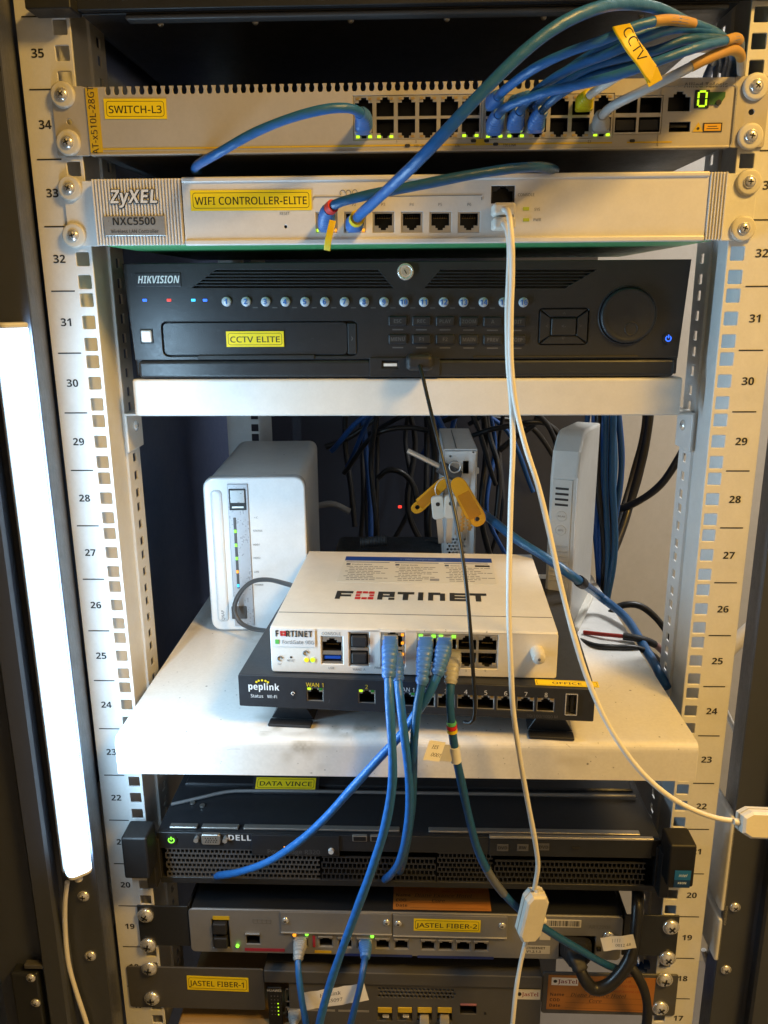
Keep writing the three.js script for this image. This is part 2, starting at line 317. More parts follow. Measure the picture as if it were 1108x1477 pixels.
// pale depth braces between the posts and the rear, with a slit along them
for (const k of [-1, 1]) {
  part('depth_brace', join([mv(rbox(0.006, 0.094, 0.62, 0.002), k * 0.2740, 0.906, -0.30), mv(rbox(0.006, 0.044, 0.62, 0.002), k * 0.2740, 0.829, -0.30), mv(box(0.002, 0.02, 0.62), k * 0.2765, 0.855, -0.30)]), M.rail, cabinet);
  part('depth_brace', mv(rbox(0.03, 0.04, 0.62, 0.003), k * 0.262, 1.62, -0.34), M.cabinet, cabinet);
}
part('side_panel', mv(box(0.004, 1.75, 0.66), -0.2865, 0.9, -0.36), M.navy, cabinet, [0, 0, 0], 'dark left side panel');
part('back_door', mv(box(0.575, 1.75, 0.004), -0.0005, 0.9, -0.70), M.door, cabinet, [0, 0, 0], 'dark rear door');
part('roof', mv(box(0.66, 0.01, 0.75), 0, 1.90, -0.33), M.cabinet, cabinet);
{ // hinge cut in the left post with its bolts
  part('hinge_block', mv(rbox(0.022, 0.06, 0.012, 0.002), ...[-0.2994, 0.8303, 0.087]), M.black, cabinet);
  for (const at of [[-0.2932, 0.8574, 0.0935], [-0.2922, 0.8332, 0.0935]]) screw(cabinet, at, 0.9, M.chrome, false, 'hinge_bolt');
  part('hinge_lip', mv(rbox(0.018, 0.004, 0.006, 0.001), ...[-0.2898, 0.8658, 0.089]), M.greyDark, cabinet);
}
{ // conduit against the room wall
  const c = thing('conduit_pipe', 'pale round conduit slanting behind the right rail', 'pipe', [0.36, 1.02, -0.42]);
  part('tube', sweep(spline([[0.3719, 0.9486, -0.3], [0.4073, 0.9909, -0.3], [0.4758, 1.052, -0.3]]), 0, 0.11, () => [0.009, 0.009], 0.03, 14), M.pipe, c, [0.36, 1.02, -0.42]).position.set(-0.36, -1.02, 0.42);
}

// ---------- lamps ----------
function tubeLamp([x, z], turn, y0, y1, tint, power, glowAt, label) {   // a bar lamp with a diffuser wrapped round its front and sides; it faces +z before its turn
  const h = y1 - y0, yc = h / 2, o = thing('tube_lamp', label, 'lamp', [x, y0, z], turn || 1e-6, undefined);
  part('housing', mv(rbox(0.0186, h + 0.003, 0.0056, 0.001), 0, yc, 0.0030), M.white, o);
  const sh = (w, d, r, len, y) => new THREE.ExtrudeGeometry(roundRect(0, 0, w, d, r), { depth: len, bevelEnabled: true, bevelSize: 0.0015, bevelThickness: 0.0012, bevelOffset: -0.0015, bevelSegments: 2, curveSegments: 6 }).rotateX(Math.PI / 2).translate(0, y, 0.0128);
  const em = new THREE.MeshStandardMaterial({ roughness: 0.5 }); em.color.setRGB(0.8, 0.8, 0.8); em.emissive.copy(tint); em.emissiveIntensity = glowAt;
  part('glowing_diffuser', sh(0.0178, 0.0138, 0.0056, h - 0.004, h - 0.002), em, o);
  for (const y of [0.0022, h + 0.0008]) part('end_cap', sh(0.0182, 0.0142, 0.0058, 0.0014, y), M.white, o);
  part('cable_gland', mv(cyl(0.0022, 0.003, 0.007), 0, -0.005, 0.010), M.ivory, o);
  const add = (w, dx, dz, to) => { const l = new THREE.RectAreaLight(tint, power, w, h * 0.98); l.position.set(dx, yc, dz); l.castShadow = true; o.add(l); l.rotation.y = Math.atan2(-to[0], -to[1]); };   // a panel shines along its own -z
  add(0.0130, 0, 0.0203, [0, 1]);                                            // front of the diffuser
  add(0.0100, 0.0094, 0.0125, [1, 0]);                                      // its side towards the rack
  return o;
}
tubeLamp([-0.2523, 0.0850], 0.7, 0.957, 1.3570, COOL, COOL_POWER, 6, 'lit cool white tube lamp on the dark left post');
{ // ceiling lamp of the room, in front of the rack
  const P = [0.72, 2.20, 0.72], o = thing('ceiling_lamp', 'square warm ceiling lamp in front of the rack', 'lamp', P);
  part('housing', mv(rbox(0.34, 0.03, 0.34, 0.004), P[0], P[1] + 0.018, P[2]), M.white, o);
  part('glowing_panel', mv(box(0.30, 0.004, 0.30), P[0], P[1], P[2]), glow(WARM.r, WARM.g, WARM.b, 4), o);
  const l = new THREE.RectAreaLight(WARM, WARM_POWER, 0.30, 0.30); l.position.set(P[0], P[1] - 0.006, P[2]); l.rotation.x = -Math.PI / 2; l.castShadow = true; scene.add(l);
}
{ // white ceiling lamp over the aisle right of and behind the rack
  const P = [0.95, 2.42, -0.45], o = thing('ceiling_lamp', 'square white ceiling lamp over the aisle beside the rack', 'lamp', P), tint = new THREE.Color().setRGB(0.95, 0.95, 0.92);
  part('housing', mv(rbox(0.44, 0.03, 0.44, 0.004), P[0], P[1] + 0.018, P[2]), M.white, o);
  part('glowing_panel', mv(box(0.40, 0.004, 0.40), P[0], P[1], P[2]), glow(tint.r, tint.g, tint.b, 4), o);
  const l = new THREE.RectAreaLight(tint, ROOM_POWER, 0.40, 0.40); l.position.set(P[0], P[1] - 0.006, P[2]); l.rotation.x = -Math.PI / 2; l.castShadow = true; scene.add(l);
}
// ---------- device above ----------
{
  const o = thing('black_device', 'black rack device at the top edge above the beige switch', 'rack device', [0, 36 * U - 0.0445, 0]);
  part('chassis', mv(rbox(0.437, 0.043, 0.5, 0.001), 0, 35 * U + 0.0225, -0.252), M.black, o);
  part('front_panel', mv(rbox(0.482, 0.043, 0.006, 0.001), 0, 35 * U + 0.0228, 0.0035), M.black, o);
  part('lower_lip', mv(rbox(0.40, 0.0036, 0.010, 0.0016, 3), 0.012, 35 * U - 0.0008, -0.006), M.greyDark, o);
  for (let i = 0; i < 6; i++) { const q = part('rivet', new THREE.SphereGeometry(0.0022, 10, 6), M.tin, o, [-0.17 + i * 0.066, 35 * U + 0.0008, -0.022]); }
  part('bracket', mv(rbox(0.03, 0.008, 0.02, 0.001), -0.232, 35 * U + 0.0030, 0.0085), M.black, o);
}

// ---------- the beige 28-port switch ----------
{
  const Z = 0.003, yb = 1.4697, yt = 1.5118, o = thing('network_switch', 'beige rack switch with rows of network ports and yellow SWITCH-L3 label', 'network switch', [0, yb, 0]);
  const s = new THREE.Shape(); s.moveTo(-0.2185, yb); s.lineTo(0.2185, yb); s.lineTo(0.2185, yt);
  // notched vent slots along the top edge
  const right = 0.128; s.lineTo(right + 0.006, yt);
  for (let x = right; x > -0.203; x -= 0.0058) { s.lineTo(x + 0.0013, yt); s.lineTo(x + 0.0019, yt - 0.0024); s.lineTo(x + 0.0016, yt - 0.0044); s.lineTo(x + 0.0008, yt - 0.0052); s.lineTo(x - 0.0008, yt - 0.0052); s.lineTo(x - 0.0016, yt - 0.0044); s.lineTo(x - 0.0019, yt - 0.0024); s.lineTo(x - 0.0013, yt); }
  s.lineTo(-0.2185, yt); s.closePath();
  const blocks = [[0.0079, 1.49, 0.087, 0.0278], [0.0965, 1.4893, 0.0868, 0.0276]], sfp = [0.1563, 1.4896, 0.0318, 0.0238], con = [0.183, 1.4975, 0.0147, 0.0121], usb = [0.1845, 1.4818, 0.0139, 0.0062];
  for (const [x, y, w, h] of [...blocks, sfp, usb]) s.holes.push(hole(x, y, w, h));
  s.holes.push(jackPath(con[0], con[1], con[2], con[3], true));
  const face = part('front_panel', plate(s, 0.0016, Z, 0.0002), M.beige, o);
  part('chassis', join([mv(box(0.437, 0.0012, 0.27), 0, yb + 0.0008, -0.135), mv(box(0.437, 0.0012, 0.27), 0, yt - 0.0062, -0.137), mv(box(0.0012, 0.036, 0.27), -0.2178, 1.4885, -0.137), mv(box(0.0012, 0.036, 0.27), 0.2178, 1.4885, -0.137), mv(box(0.437, 0.036, 0.0012), 0, 1.4885, -0.27)]), M.greyDark, o);
  part('bottom_lip', mv(rbox(0.437, 0.0016, 0.006, 0.0006), 0, yb - 0.0006, Z - 0.0022), M.beige, o);
  for (const [bx, by, bw, bh] of blocks) {
    const cw = bw / 6, bs = roundRect(bx, by, bw - 0.0004, bh - 0.0004, 0), jw = 0.0118, jh = 0.0118, dy = bh * 0.245;
    for (let r = 0; r < 2; r++) for (let c = 0; c < 6; c++) bs.holes.push(jackPath(bx + (c - 2.5) * cw, by + (r ? -dy : dy), jw, jh, r === 0));
    const b = part('port_block', plate(bs, 0.0012, Z - 0.0004, 0.0001), M.tin, o);
    for (let r = 0; r < 2; r++) for (let c = 0; c < 6; c++) {
      const x = bx + (c - 2.5) * cw, y = by + (r ? -dy : dy);
      part('port', socket(jw, jh, 0.013), M.socket, b, [x, y, Z - 0.0018]);
      for (const q of [-1, 1]) part('status_light', mv(box(0.0024, 0.0015, 0.0006), 0, 0, 0), (r && ((bx < 0 && c === 0) || (bx > 0 && (c === 0 || c === 1 || c === 5)))) ? LED.lime : M.gold, b, [x + q * 0.0042, y + (r ? -1 : 1) * jh * 0.42, Z - 0.0001]);
    }
  }
  { // four small optical bays
    const [x, y, w, h] = sfp, bs = roundRect(x, y, w - 0.0004, h - 0.0004, 0);
    for (const i of [-1, 1]) for (const j of [-1, 1]) bs.holes.push(hole(x + i * w / 4, y + j * h / 4, w / 2 - 0.0018, h / 2 - 0.0026));
    const b = part('optical_block', plate(bs, 0.0012, Z - 0.0004, 0.0001), M.tin, o);
    for (const i of [-1, 1]) for (const j of [-1, 1]) { part('optical_bay', socket(w / 2 - 0.0018, h / 2 - 0.0026, 0.02), M.socket, b, [x + i * w / 4, y + j * h / 4, Z - 0.0018]); if (j < 0) part('dust_cover', mv(rbox(w / 2 - 0.003, h / 2 - 0.005, 0.003, 0.0006), x + i * w / 4, y + j * h / 4, Z - 0.003), M.blackMatt, b); }
  }
  part('console_port', socket(con[2], con[3], 0.013), M.socket, o, [con[0], con[1], Z - 0.0017]);
  { const c = part('usb_port', socket(usb[2], usb[3], 0.012), M.socket, o, [usb[0], usb[1], Z - 0.0017]); part('tongue', mv(box(usb[2] * 0.85, 0.0018, 0.009), usb[0], usb[1] + 0.001, Z - 0.007), M.dark, c); }
  { // raised right bezel frame
    const [x, y, w, h] = [0.1955, 1.488, 0.0503, 0.0381], f = roundRect(x, y, w, h, 0.003); f.holes.push(hole(x - 0.0005, y, w - 0.001, h - 0.001, 0.0027));
    part('bezel_line', plate(f, 0.0005, Z + 0.0005, 0), M.silverDark, o);
  }
  { // seven-segment digit 0 and the green badge
    const [x, y, w, h] = [0.1976, 1.4986, 0.0097, 0.0111], d = part('digit_display', mv(rbox(w, h, 0.001, 0.0004), x, y, Z + 0.0004), M.dark, o), a = w * 0.27, b = h * 0.4, t = 0.0011;
    part('glowing_digit', join([mv(box(a * 1.5, t, 0.0004), x, y + b, 0), mv(box(a * 1.5, t, 0.0004), x, y - b, 0), mv(box(t, b * 0.8, 0.0004), x - a, y + b / 2, 0), mv(box(t, b * 0.8, 0.0004), x + a, y + b / 2, 0), mv(box(t, b * 0.8, 0.0004), x - a, y - b / 2, 0), mv(box(t, b * 0.8, 0.0004), x + a, y - b / 2, 0)]).translate(0, 0, Z + 0.0012), LED.lime, d);
    const g = [0.2076, 1.4989, 0.0103, 0.0077];
    part('green_badge', plate(poly([[g[0] - g[2] / 2, g[1] - g[3] / 2], [g[0] + g[2] * 0.2, g[1] - g[3] / 2], [g[0] + g[2] / 2, g[1] + g[3] * 0.1], [g[0] + g[2] / 2, g[1] + g[3] / 2], [g[0] - g[2] / 2, g[1] + g[3] / 2]]), 0.0006, Z + 0.0006, 0), mat(0.02, 0.12, 0.02, 0.5), o);
    part('select_button', cylZ(0.0018, 0.0018, 0.0012), M.black, o, [g[0] + 0.001, g[1] - g[3] * 0.35, Z + 0.0009]);
  }
  { const l = [0.2063, 1.4812, 0.0126, 0.0057];
    sticker('laser_label', l[2], l[3], canvas(128, 64, (x, w, h) => { x.fillStyle = '#d9a21a'; x.fillRect(0, 0, w, h); x.strokeStyle = '#151208'; x.lineWidth = 8; x.strokeRect(4, 4, w - 8, h - 8); x.fillStyle = '#3a3010'; x.fillRect(30, 22, 64, 6); x.fillRect(24, 38, 80, 6); }), o, [l[0], l[1], Z + 0.0003]);
    const c = [0.1967, 1.4812, 0.0034], t = part('warning_triangle', new THREE.ShapeGeometry(poly([[-0.0035, -0.0026], [0.0035, -0.0026], [0, 0.0034]])), M.gold_paint, o, c);
    part('warning_mark', new THREE.ShapeGeometry(ringShape(0, -0.0006, 0.0009)), M.ink, t, [c[0], c[1], c[2] + 0.0002]); }
  { // yellow model strip, yellow base line, label tape
    const st = [-0.2138, 1.4907, 0.0086, 0.0405], b = part('yellow_strip', mv(box(st[2], st[3], 0.0003), st[0], st[1], Z + 0.0002), M.gold_paint, o);
    print('AT-x510L-28GT', 0.0044, M.ink, b, [st[0] + 0.0016, st[1], Z + 0.0005], { turn: Math.PI / 2, sx: 1.05 });
    part('yellow_line', join([mv(box(0.35, 0.0011, 0.0002), -0.035, yb + 0.0028, 0), mv(box(0.03, 0.0011, 0.0002), 0.165, yb + 0.0028, 0)]).translate(0, 0, Z + 0.0002), M.gold_paint, o);
    const t = [-0.1846, 1.4977, 0.043, 0.0127]; sticker('label_tape', t[2], t[3], tape('SWITCH-L3'), o, [t[0], t[1], Z + 0.0003], -0.012);
    print('Allied Telesis', 0.0030, M.inkGrey, o, [0.1994, 1.5057, 0.0034], { font: bold, sx: 1.1 });
    for (const [t2, p] of [['1', [-0.0061, 1.4741, 0.0034]], ['3', [0.0071, 1.474, 0.0034]], ['100 LINK', [0.01, 1.4713, 0.0034]], ['100 LINK', [0.0708, 1.471, 0.0034]], ['L/A', [0.0355, 1.471, 0.0034]], ['23', [0.1246, 1.4726, 0.0034]]]) print(t2, 0.0016, M.ink, o, p);
    part('port_legend', join([mv(box(0.0065, 0.0042, 0.0003), ...[0.051, 1.4739, 0.0034])]), M.gold_paint, o);
    for (const p of [[0.0014, 1.4723, 0.0034], [0.0463, 1.4748, 0.0034], [0.0552, 1.4747, 0.0034], [0.0614, 1.4725, 0.0034], [0.1534, 1.4735, 0.0034]]) part('oval_mark', plate(roundRect(0, 0, 0.0036, 0.0020, 0.001), 0.0003, 0.0002, 0), M.ink, o, p);
  }
  // mounting ears
  for (const k of [-1, 1]) {
    const e = roundRect(k * 0.2305, 1.4905, 0.0235, 0.0440, 0.002); e.holes.push(ring(k * 0.2315, 1.4905, 0.0019));
    const ear = part('mounting_ear', plate(e, 0.0016, Z - 0.0008, 0.0003), M.beige, o);
    for (const p of k < 0 ? [[-0.2338, 1.5071, 0.003], [-0.2332, 1.4769, 0.003]] : [[0.2322, 1.5057, 0.003], [0.2319, 1.4752, 0.003]]) screw(o, [p[0], p[1], Z - 0.0008], 1.05, M.chrome, true);
  }
}
function ringShape(x, y, r) { const p = new THREE.Shape(); p.absarc(x, y, r, 0, Math.PI * 2); return p; }

// ---------- the silver wireless controller ----------
{
  const Z = 0.0095, yb = 1.4087, yt = 1.4524, o = thing('wireless_controller', 'silver rack controller with ribbed ends and yellow WIFI CONTROLLER-ELITE label', 'network controller', [0, yb, 0]);
  const yc = (yb + yt) / 2, h = yt - yb, pl = [0.0251, 1.4291, 0.3591, 0.0421], x0 = -0.1545, x1 = 0.2052;
  const s = poly([[x0, yb + 0.0012], [x1, yb + 0.0012], [x1, yt - 0.0012], [x0, yt - 0.0012]]);
  const jacks = []; for (let i = 0; i < 6; i++) { const a = [-0.0548, 1.4228, 0.0151, 0.0133], b = [0.0439, 1.422, 0.016, 0.0133], t = i / 5; jacks.push([a[0] + (b[0] - a[0]) * t, a[1] + (b[1] - a[1]) * t]); }
  const jw = 0.0150, jh = 0.0135, con = [0.0667, 1.4396, 0.016, 0.0113], us = [[0.067, 1.4291, 0.0149, 0.0073], [0.0673, 1.42, 0.015, 0.0069]];
  for (const [x, y] of jacks) s.holes.push(hole(x, y, jw, jh));
  s.holes.push(hole(con[0], con[1], con[2], con[3])); for (const u of us) s.holes.push(hole(u[0], u[1], u[2], u[3]));
  const rs = [-0.0834, 1.4202, 0.0095]; s.holes.push(ring(rs[0], rs[1], 0.0011));
  part('front_panel', plate(s, 0.0018, Z, 0.0003), M.silver, o);
  part('top_lip', mv(rbox(x1 - x0, 0.0036, 0.0042, 0.0012), (x0 + x1) / 2, yt - 0.0012, Z - 0.0006), M.silver, o);
  part('bottom_lip', mv(rbox(x1 - x0, 0.0040, 0.0042, 0.0012), (x0 + x1) / 2, yb + 0.0014, Z - 0.0006), M.silver, o);
  part('chassis', join([mv(box(0.426, 0.0012, 0.26), 0, yt - 0.0022, -0.124), mv(box(0.0012, h - 0.006, 0.26), -0.2124, yc, -0.124), mv(box(0.0012, h - 0.006, 0.26), 0.2124, yc, -0.124), mv(box(0.426, h - 0.006, 0.0012), 0, yc, -0.255), mv(box(0.34, h - 0.006, 0.0012), 0.02, yc, -0.012)]), M.silverDark, o);
  part('base_film', mv(rbox(0.424, 0.0016, 0.258, 0.0006), 0, yb + 0.0006, -0.1225), M.green, o, [0, 0, 0], 'green protective film under the controller');
  for (const [x, y] of jacks) {   // ports with a pale liner and gold contacts
    const p = part('port', socket(jw - 0.0028, jh - 0.0026, 0.012), M.socket, o, [x, y + 0.0003, Z - 0.002]);
    const f = roundRect(0, 0, jw - 0.0001, jh - 0.0001, 0); f.holes.push(jackPath(0, 0.0003, jw - 0.0028, jh - 0.0026, false));
    part('liner', plate(f, 0.0012, 0, 0.0001), M.tin, p, [x, y, Z - 0.0006]);
    part('contacts', contacts(jw - 0.003, 0.0042, 0, 1), M.gold, p, [x, y, Z - 0.003]);
  }
  for (const [i, q, mm] of [[0, -1, LED.lime], [0, 1, LED.amber], [1, -1, M.dark], [1, 1, LED.amber]]) part('status_light', box(0.0022, 0.0018, 0.0008), mm, o, [jacks[i][0] + q * 0.0058, jacks[i][1] - 0.0052, Z - 0.0001]);
  { const p = part('console_port', socket(con[2] - 0.002, con[3] - 0.001, 0.012), M.socket, o, [con[0], con[1], Z - 0.002]); const f = roundRect(0, 0, con[2] - 0.0001, con[3] - 0.0001, 0); f.holes.push(jackPath(0, 0, con[2] - 0.0024, con[3] - 0.0016, true)); part('liner', plate(f, 0.0012, 0, 0.0001), M.dark, p, [con[0], con[1], Z - 0.0006]); }
  for (const u of us) part('usb_port', socket(u[2], u[3], 0.012), M.tin, o, [u[0], u[1], Z - 0.002]);
  part('reset_hole', socket(0.0022, 0.0022, 0.004), M.dark, o, [rs[0], rs[1], Z - 0.002]);
  // ribbed end blocks
  for (const [a, b, n] of [[-0.2176, -0.1552, 28], [0.2054, 0.2178, 6]]) {
    const w = (b - a) / n, g = [mv(box(b - a, h, 0.0034), (a + b) / 2, yc, Z - 0.0022)];
    for (let i = 0; i < n; i++) g.push(mv(rbox(w * 0.56, h, 0.0022, 0.0005, 1), a + (i + 0.5) * w, yc, Z + 0.0003));
    part('ribbed_end', join(g), M.silver, o, [0, 0, 0], n > 10 ? 'wide ribbed end with the maker lettering' : 'narrow ribbed end');
  }
  { // lettering
    const np = [-0.189, 1.4215, 0.0434, 0.0133], b = part('name_plate', mv(rbox(np[2], np[3], 0.0016, 0.0005), np[0], np[1], Z + 0.0014), M.silverDark, o);
    print('NXC5500', 0.0050, M.ink, b, [np[0], np[1] + 0.0006, Z + 0.0024], { font: bold, sx: 1.05 });
    print('Wireless LAN Controller', 0.0024, M.ink, b, [np[0], np[1] - 0.0048, Z + 0.0024], { sx: 0.95 });
    const zp = [-0.1883, 1.4364, 0.0115], lo = part('maker_lettering', letters('ZyXEL', 0.0088, bold, 0.98).scale(1, 1, 1).applyMatrix4(new THREE.Matrix4().makeShear(0, 0, 0.15, 0, 0, 0)), M.inkWhite, o, [zp[0], zp[1], Z + 0.0023]);
    for (const [dx, dy] of [[0.0006, -0.0005], [-0.0005, 0.0004], [0.0006, 0.0004], [-0.0005, -0.0005]]) part('lettering_outline', letters('ZyXEL', 0.0088, bold, 0.98).applyMatrix4(new THREE.Matrix4().makeShear(0, 0, 0.15, 0, 0, 0)), M.ink, lo, [zp[0] + dx, zp[1] + dy, Z + 0.0019 + dx * 0.1 + dy * 0.15]);
    const t = [-0.1068, 1.4376, 0.0842, 0.0134]; sticker('label_tape', t[2], t[3], tape('WIFI CONTROLLER-ELITE', 768, 0.16), o, [t[0], t[1], Z + 0.0003], -0.004);
    for (const [tx, p] of [['P3', [-0.0152, 1.4331, 0.0098]], ['P4', [0.0044, 1.4329, 0.0098]], ['P5', [0.0239, 1.4327, 0.0098]], ['P6', [0.0439, 1.4325, 0.0098]], ['RESET', [-0.0836, 1.4279, 0.0098]], ['CONSOLE', [0.0825, 1.4384, 0.0098]], ['SYS', [0.0904, 1.4289, 0.0098]], ['PWR', [0.0907, 1.4222, 0.0098]], ['P2', [-0.0353, 1.4333, 0.0098]]]) print(tx, 0.0019, M.inkGrey, o, p);
    const a = [-0.0634, 1.4394, 0.0098], e = [0.0523, 1.4382, 0.0098]; part('bracket_line', join([mv(box(e[0] - a[0], 0.0004, 0.0002), (a[0] + e[0]) / 2, a[1], a[2]), mv(box(0.0004, 0.002, 0.0002), a[0], a[1] - 0.001, a[2]), mv(box(0.0004, 0.002, 0.0002), e[0], e[1] - 0.001, e[2])]), M.inkGrey, o);
    for (const p of [[0.0828, 1.4303, 0.0098], [0.0831, 1.4231, 0.0098]]) part('status_light', rbox(0.0042, 0.0022, 0.0006, 0.0002), LED.sign, o, p);
    const hw = [-0.0381, 1.44, 0.0098]; part('pen_marks', join([new THREE.TorusGeometry(0.0021, 0.00018, 4, 16).scale(0.8, 1, 1).translate(-0.001, 0.0015, 0), new THREE.TorusGeometry(0.0021, 0.00018, 4, 16).scale(0.8, 1, 1).translate(0.0034, 0.0018, 0), new THREE.TorusGeometry(0.0018, 0.00018, 4, 12, 4).translate(-0.005, 0.0018, 0)]), M.inkGrey, o, hw);
  }
  for (const k of [-1, 1]) {
    const e = roundRect(k * 0.2292, yc, 0.0225, h, 0.0015), ear = part('mounting_ear', plate(e, 0.0016, 0.0022, 0.0003), M.rail, o);
    for (const p of k < 0 ? [[-0.2353, 1.4474, 0.0022], [-0.2357, 1.416, 0.0022]] : [[0.234, 1.4465, 0.0022], [0.2335, 1.4165, 0.0022]]) screw(o, p, 1.0, M.chrome, true);
  }
}

// ---------- the black video recorder ----------
{
  const Z = -0.05, yb = 1.3096, yt = 1.3985, o = thing('video_recorder', 'wide black video recorder with jog dial and yellow CCTV ELITE label', 'video recorder', [0, yb, -0.05]);
  const face = M.black, xl = -0.2215, xr = 0.2175, lip = [-0.1028, 1.3242, -0.05][1];
  const s = poly([[xl + 0.004, lip], [xr - 0.004, lip], [xr, yt], [xl, yt]]);
  // slanted vent slots, two fields
  const vents = [[[-0.1477, 1.3935, -0.05], [-0.0218, 1.3926, -0.05], [-0.1688, 1.3791, -0.05], [-0.0095, 1.378, -0.05]], [[0.0269, 1.3922, -0.05], [0.1458, 1.3914, -0.05], [0.0142, 1.3779, -0.05], [0.1212, 1.3772, -0.05]]];
  const bars = [];
  for (const [a, b, c, d] of vents) { const n = 6; for (let i = 0; i < n; i++) { const t0 = (i + 0.08) / n, t1 = (i + 0.60) / n, L = (t, p, q) => [p[0] + (q[0] - p[0]) * t, p[1] + (q[1] - p[1]) * t]; s.holes.push(poly([L(t0, a, c), L(t0, b, d), L(t1, b, d), L(t1, a, c)], THREE.Path)); } }
  const door = [-0.1164, 1.3407, 0.156, 0.0271], f = roundRect(door[0], door[1], door[2], door[3], 0.005, THREE.Path); s.holes.push(f);
  const dial = [0.1719, 1.3571, -0.05]; s.holes.push(ring(dial[0], dial[1], 0.0222));
  const pad = [0.123, 1.3489, 0.0385, 0.0277]; s.holes.push(hole(pad[0], pad[1], pad[2], pad[3], 0.003));
  part('front_panel', plate(s, 0.004, Z, 0.0005), face, o);
  part('chassis', mv(rbox(0.436, yt - yb - 0.002, 0.40, 0.001), -0.002, (yt + yb) / 2 + 0.0006, Z - 0.2085), M.blackMetal, o);
  { // folded lower lip with the usb hatch
    const L = mv(rbox(xr - xl - 0.012, lip - yb - 0.0008, 0.010, 0.003, 3), (xl + xr) / 2, (lip + yb) / 2, Z - 0.004); part('lower_lip', L, face, o);
    const h = [-0.0011, 1.3181, 0.0556, 0.0149], hp = roundRect(h[0], h[1], h[2], h[3], 0.0006), us = [-0.0124, 1.3204, 0.0132, 0.006]; hp.holes.push(hole(us[0], us[1], us[2], us[3]));
    const hatch = part('usb_hatch', plate(hp, 0.0016, Z + 0.0022, 0.0003), face, o);
    const u = part('usb_port', socket(us[2], us[3], 0.006), M.tin, hatch, [us[0], us[1], Z + 0.0018]); part('tongue', mv(box(us[2] * 0.8, 0.0022, 0.004), us[0], us[1] - 0.0004, Z - 0.0005), M.white, u);
    part('slot', mv(rbox(0.094, 0.0036, 0.004, 0.0008), ...[-0.1196, 1.3264, -0.0508]), M.dark, o);
    part('slot', mv(rbox(0.13, 0.0024, 0.004, 0.0008), ...[0.1174, 1.3254, -0.0508]), M.dark, o);
  }
  { // drive door with its slider
    const d = part('drive_door', plate(roundRect(door[0] - 0.0035, door[1], door[2] - 0.0085, door[3] - 0.0014, 0.0045), 0.0035, Z - 0.0006, 0.0006), face, o);
    const sl = [-0.0425, 1.3404, 0.0073, 0.0242]; part('door_latch', mv(rbox(sl[2], sl[3], 0.003, 0.001), sl[0], sl[1], Z - 0.0012), M.blackMatt, d); part('latch_arrow', letters('›', 0.006, regular).translate(0, -0.002, 0), M.inkDim, d, [sl[0], sl[1], Z + 0.0005]);
    const t = [-0.1198, 1.3405, 0.046, 0.0121]; sticker('label_tape', t[2], t[3], tape('CCTV ELITE', 512, 0.27), o, [t[0], t[1], Z + 0.0002]);
  }
  { // maker plaque, lock, lights
    const q = [-0.1938, 1.3863, 0.0359, 0.0102], b = part('maker_plaque', mv(rbox(q[2], q[3], 0.001, 0.0003), q[0], q[1], Z + 0.0003), M.blackMetal, o);
    part('lettering', letters('HIKVISION', 0.0056, bold, 0.82).applyMatrix4(new THREE.Matrix4().makeShear(0, 0, 0.2, 0, 0, 0)), M.inkWhite, b, [q[0], q[1] - 0.0026, Z + 0.0011]);
    const k = [-0.0004, 1.3909, -0.05], lk = part('key_lock', join([cylZ(0.0062, 0.0066, 0.003, 28), mv(new THREE.TorusGeometry(0.0052, 0.0007, 6, 28), 0, 0, 0.0016)]), M.chrome, o, [k[0], k[1], Z + 0.001]);
    part('lock_cylinder', cylZ(0.0030, 0.0030, 0.0034, 18), M.steel, lk, [k[0], k[1], Z + 0.0013]); part('key_slot', mv(box(0.0007, 0.0034, 0.0008), 0, 0, 0).rotateZ(0.5), M.dark, lk, [k[0], k[1], Z + 0.0029]);
    for (const [px, m] of [[[-0.2058, 1.3709, -0.05], LED.blue], [[-0.1865, 1.3708, -0.05], LED.red], [[-0.1672, 1.3707, -0.05], LED.cyan], [[-0.1579, 1.3706, -0.05], LED.blue]]) part('status_light', rbox(0.0034, 0.0020, 0.0008, 0.0004), m, o, [px[0], px[1], Z + 0.0002]);
    const e = [-0.2065, 1.3431, -0.05]; const eb = part('eject_frame', mv(rbox(0.0105, 0.0115, 0.0012, 0.0006), e[0], e[1], Z + 0.0002), M.dark, o); part('eject_button', mv(rbox(0.0085, 0.0095, 0.003, 0.0013), e[0], e[1], Z + 0.0008), M.silver, eb);
  }
  for (let i = 0; i < 16; i++) {   // numbered round keys
    const a = [-0.1409, 1.3694, -0.05], b = [0.0912, 1.3675, -0.05], t = i / 15, p = [a[0] + (b[0] - a[0]) * t, a[1] + (b[1] - a[1]) * t, Z];
    const k = part('round_key', join([cylZ(0.0035, 0.0038, 0.0022, 22), mv(new THREE.SphereGeometry(0.0056, 22, 6, 0, 6.2832, 0, 0.67).rotateX(Math.PI / 2), 0, 0, -0.0033)]), M.keycap, o, [p[0], p[1], Z + 0.0011]);
    part('numeral', letters(String(i + 1), 0.0040, bold).translate(0, -0.0019, 0), M.numeral, k, [p[0], p[1], Z + 0.0036]);
    if (i && i < 15) part('caption', mv(box(0.0040, 0.0008, 0.0002), p[0] + 0.0070, p[1] - 0.0045, Z + 0.0002), M.inkDim, o);
  }
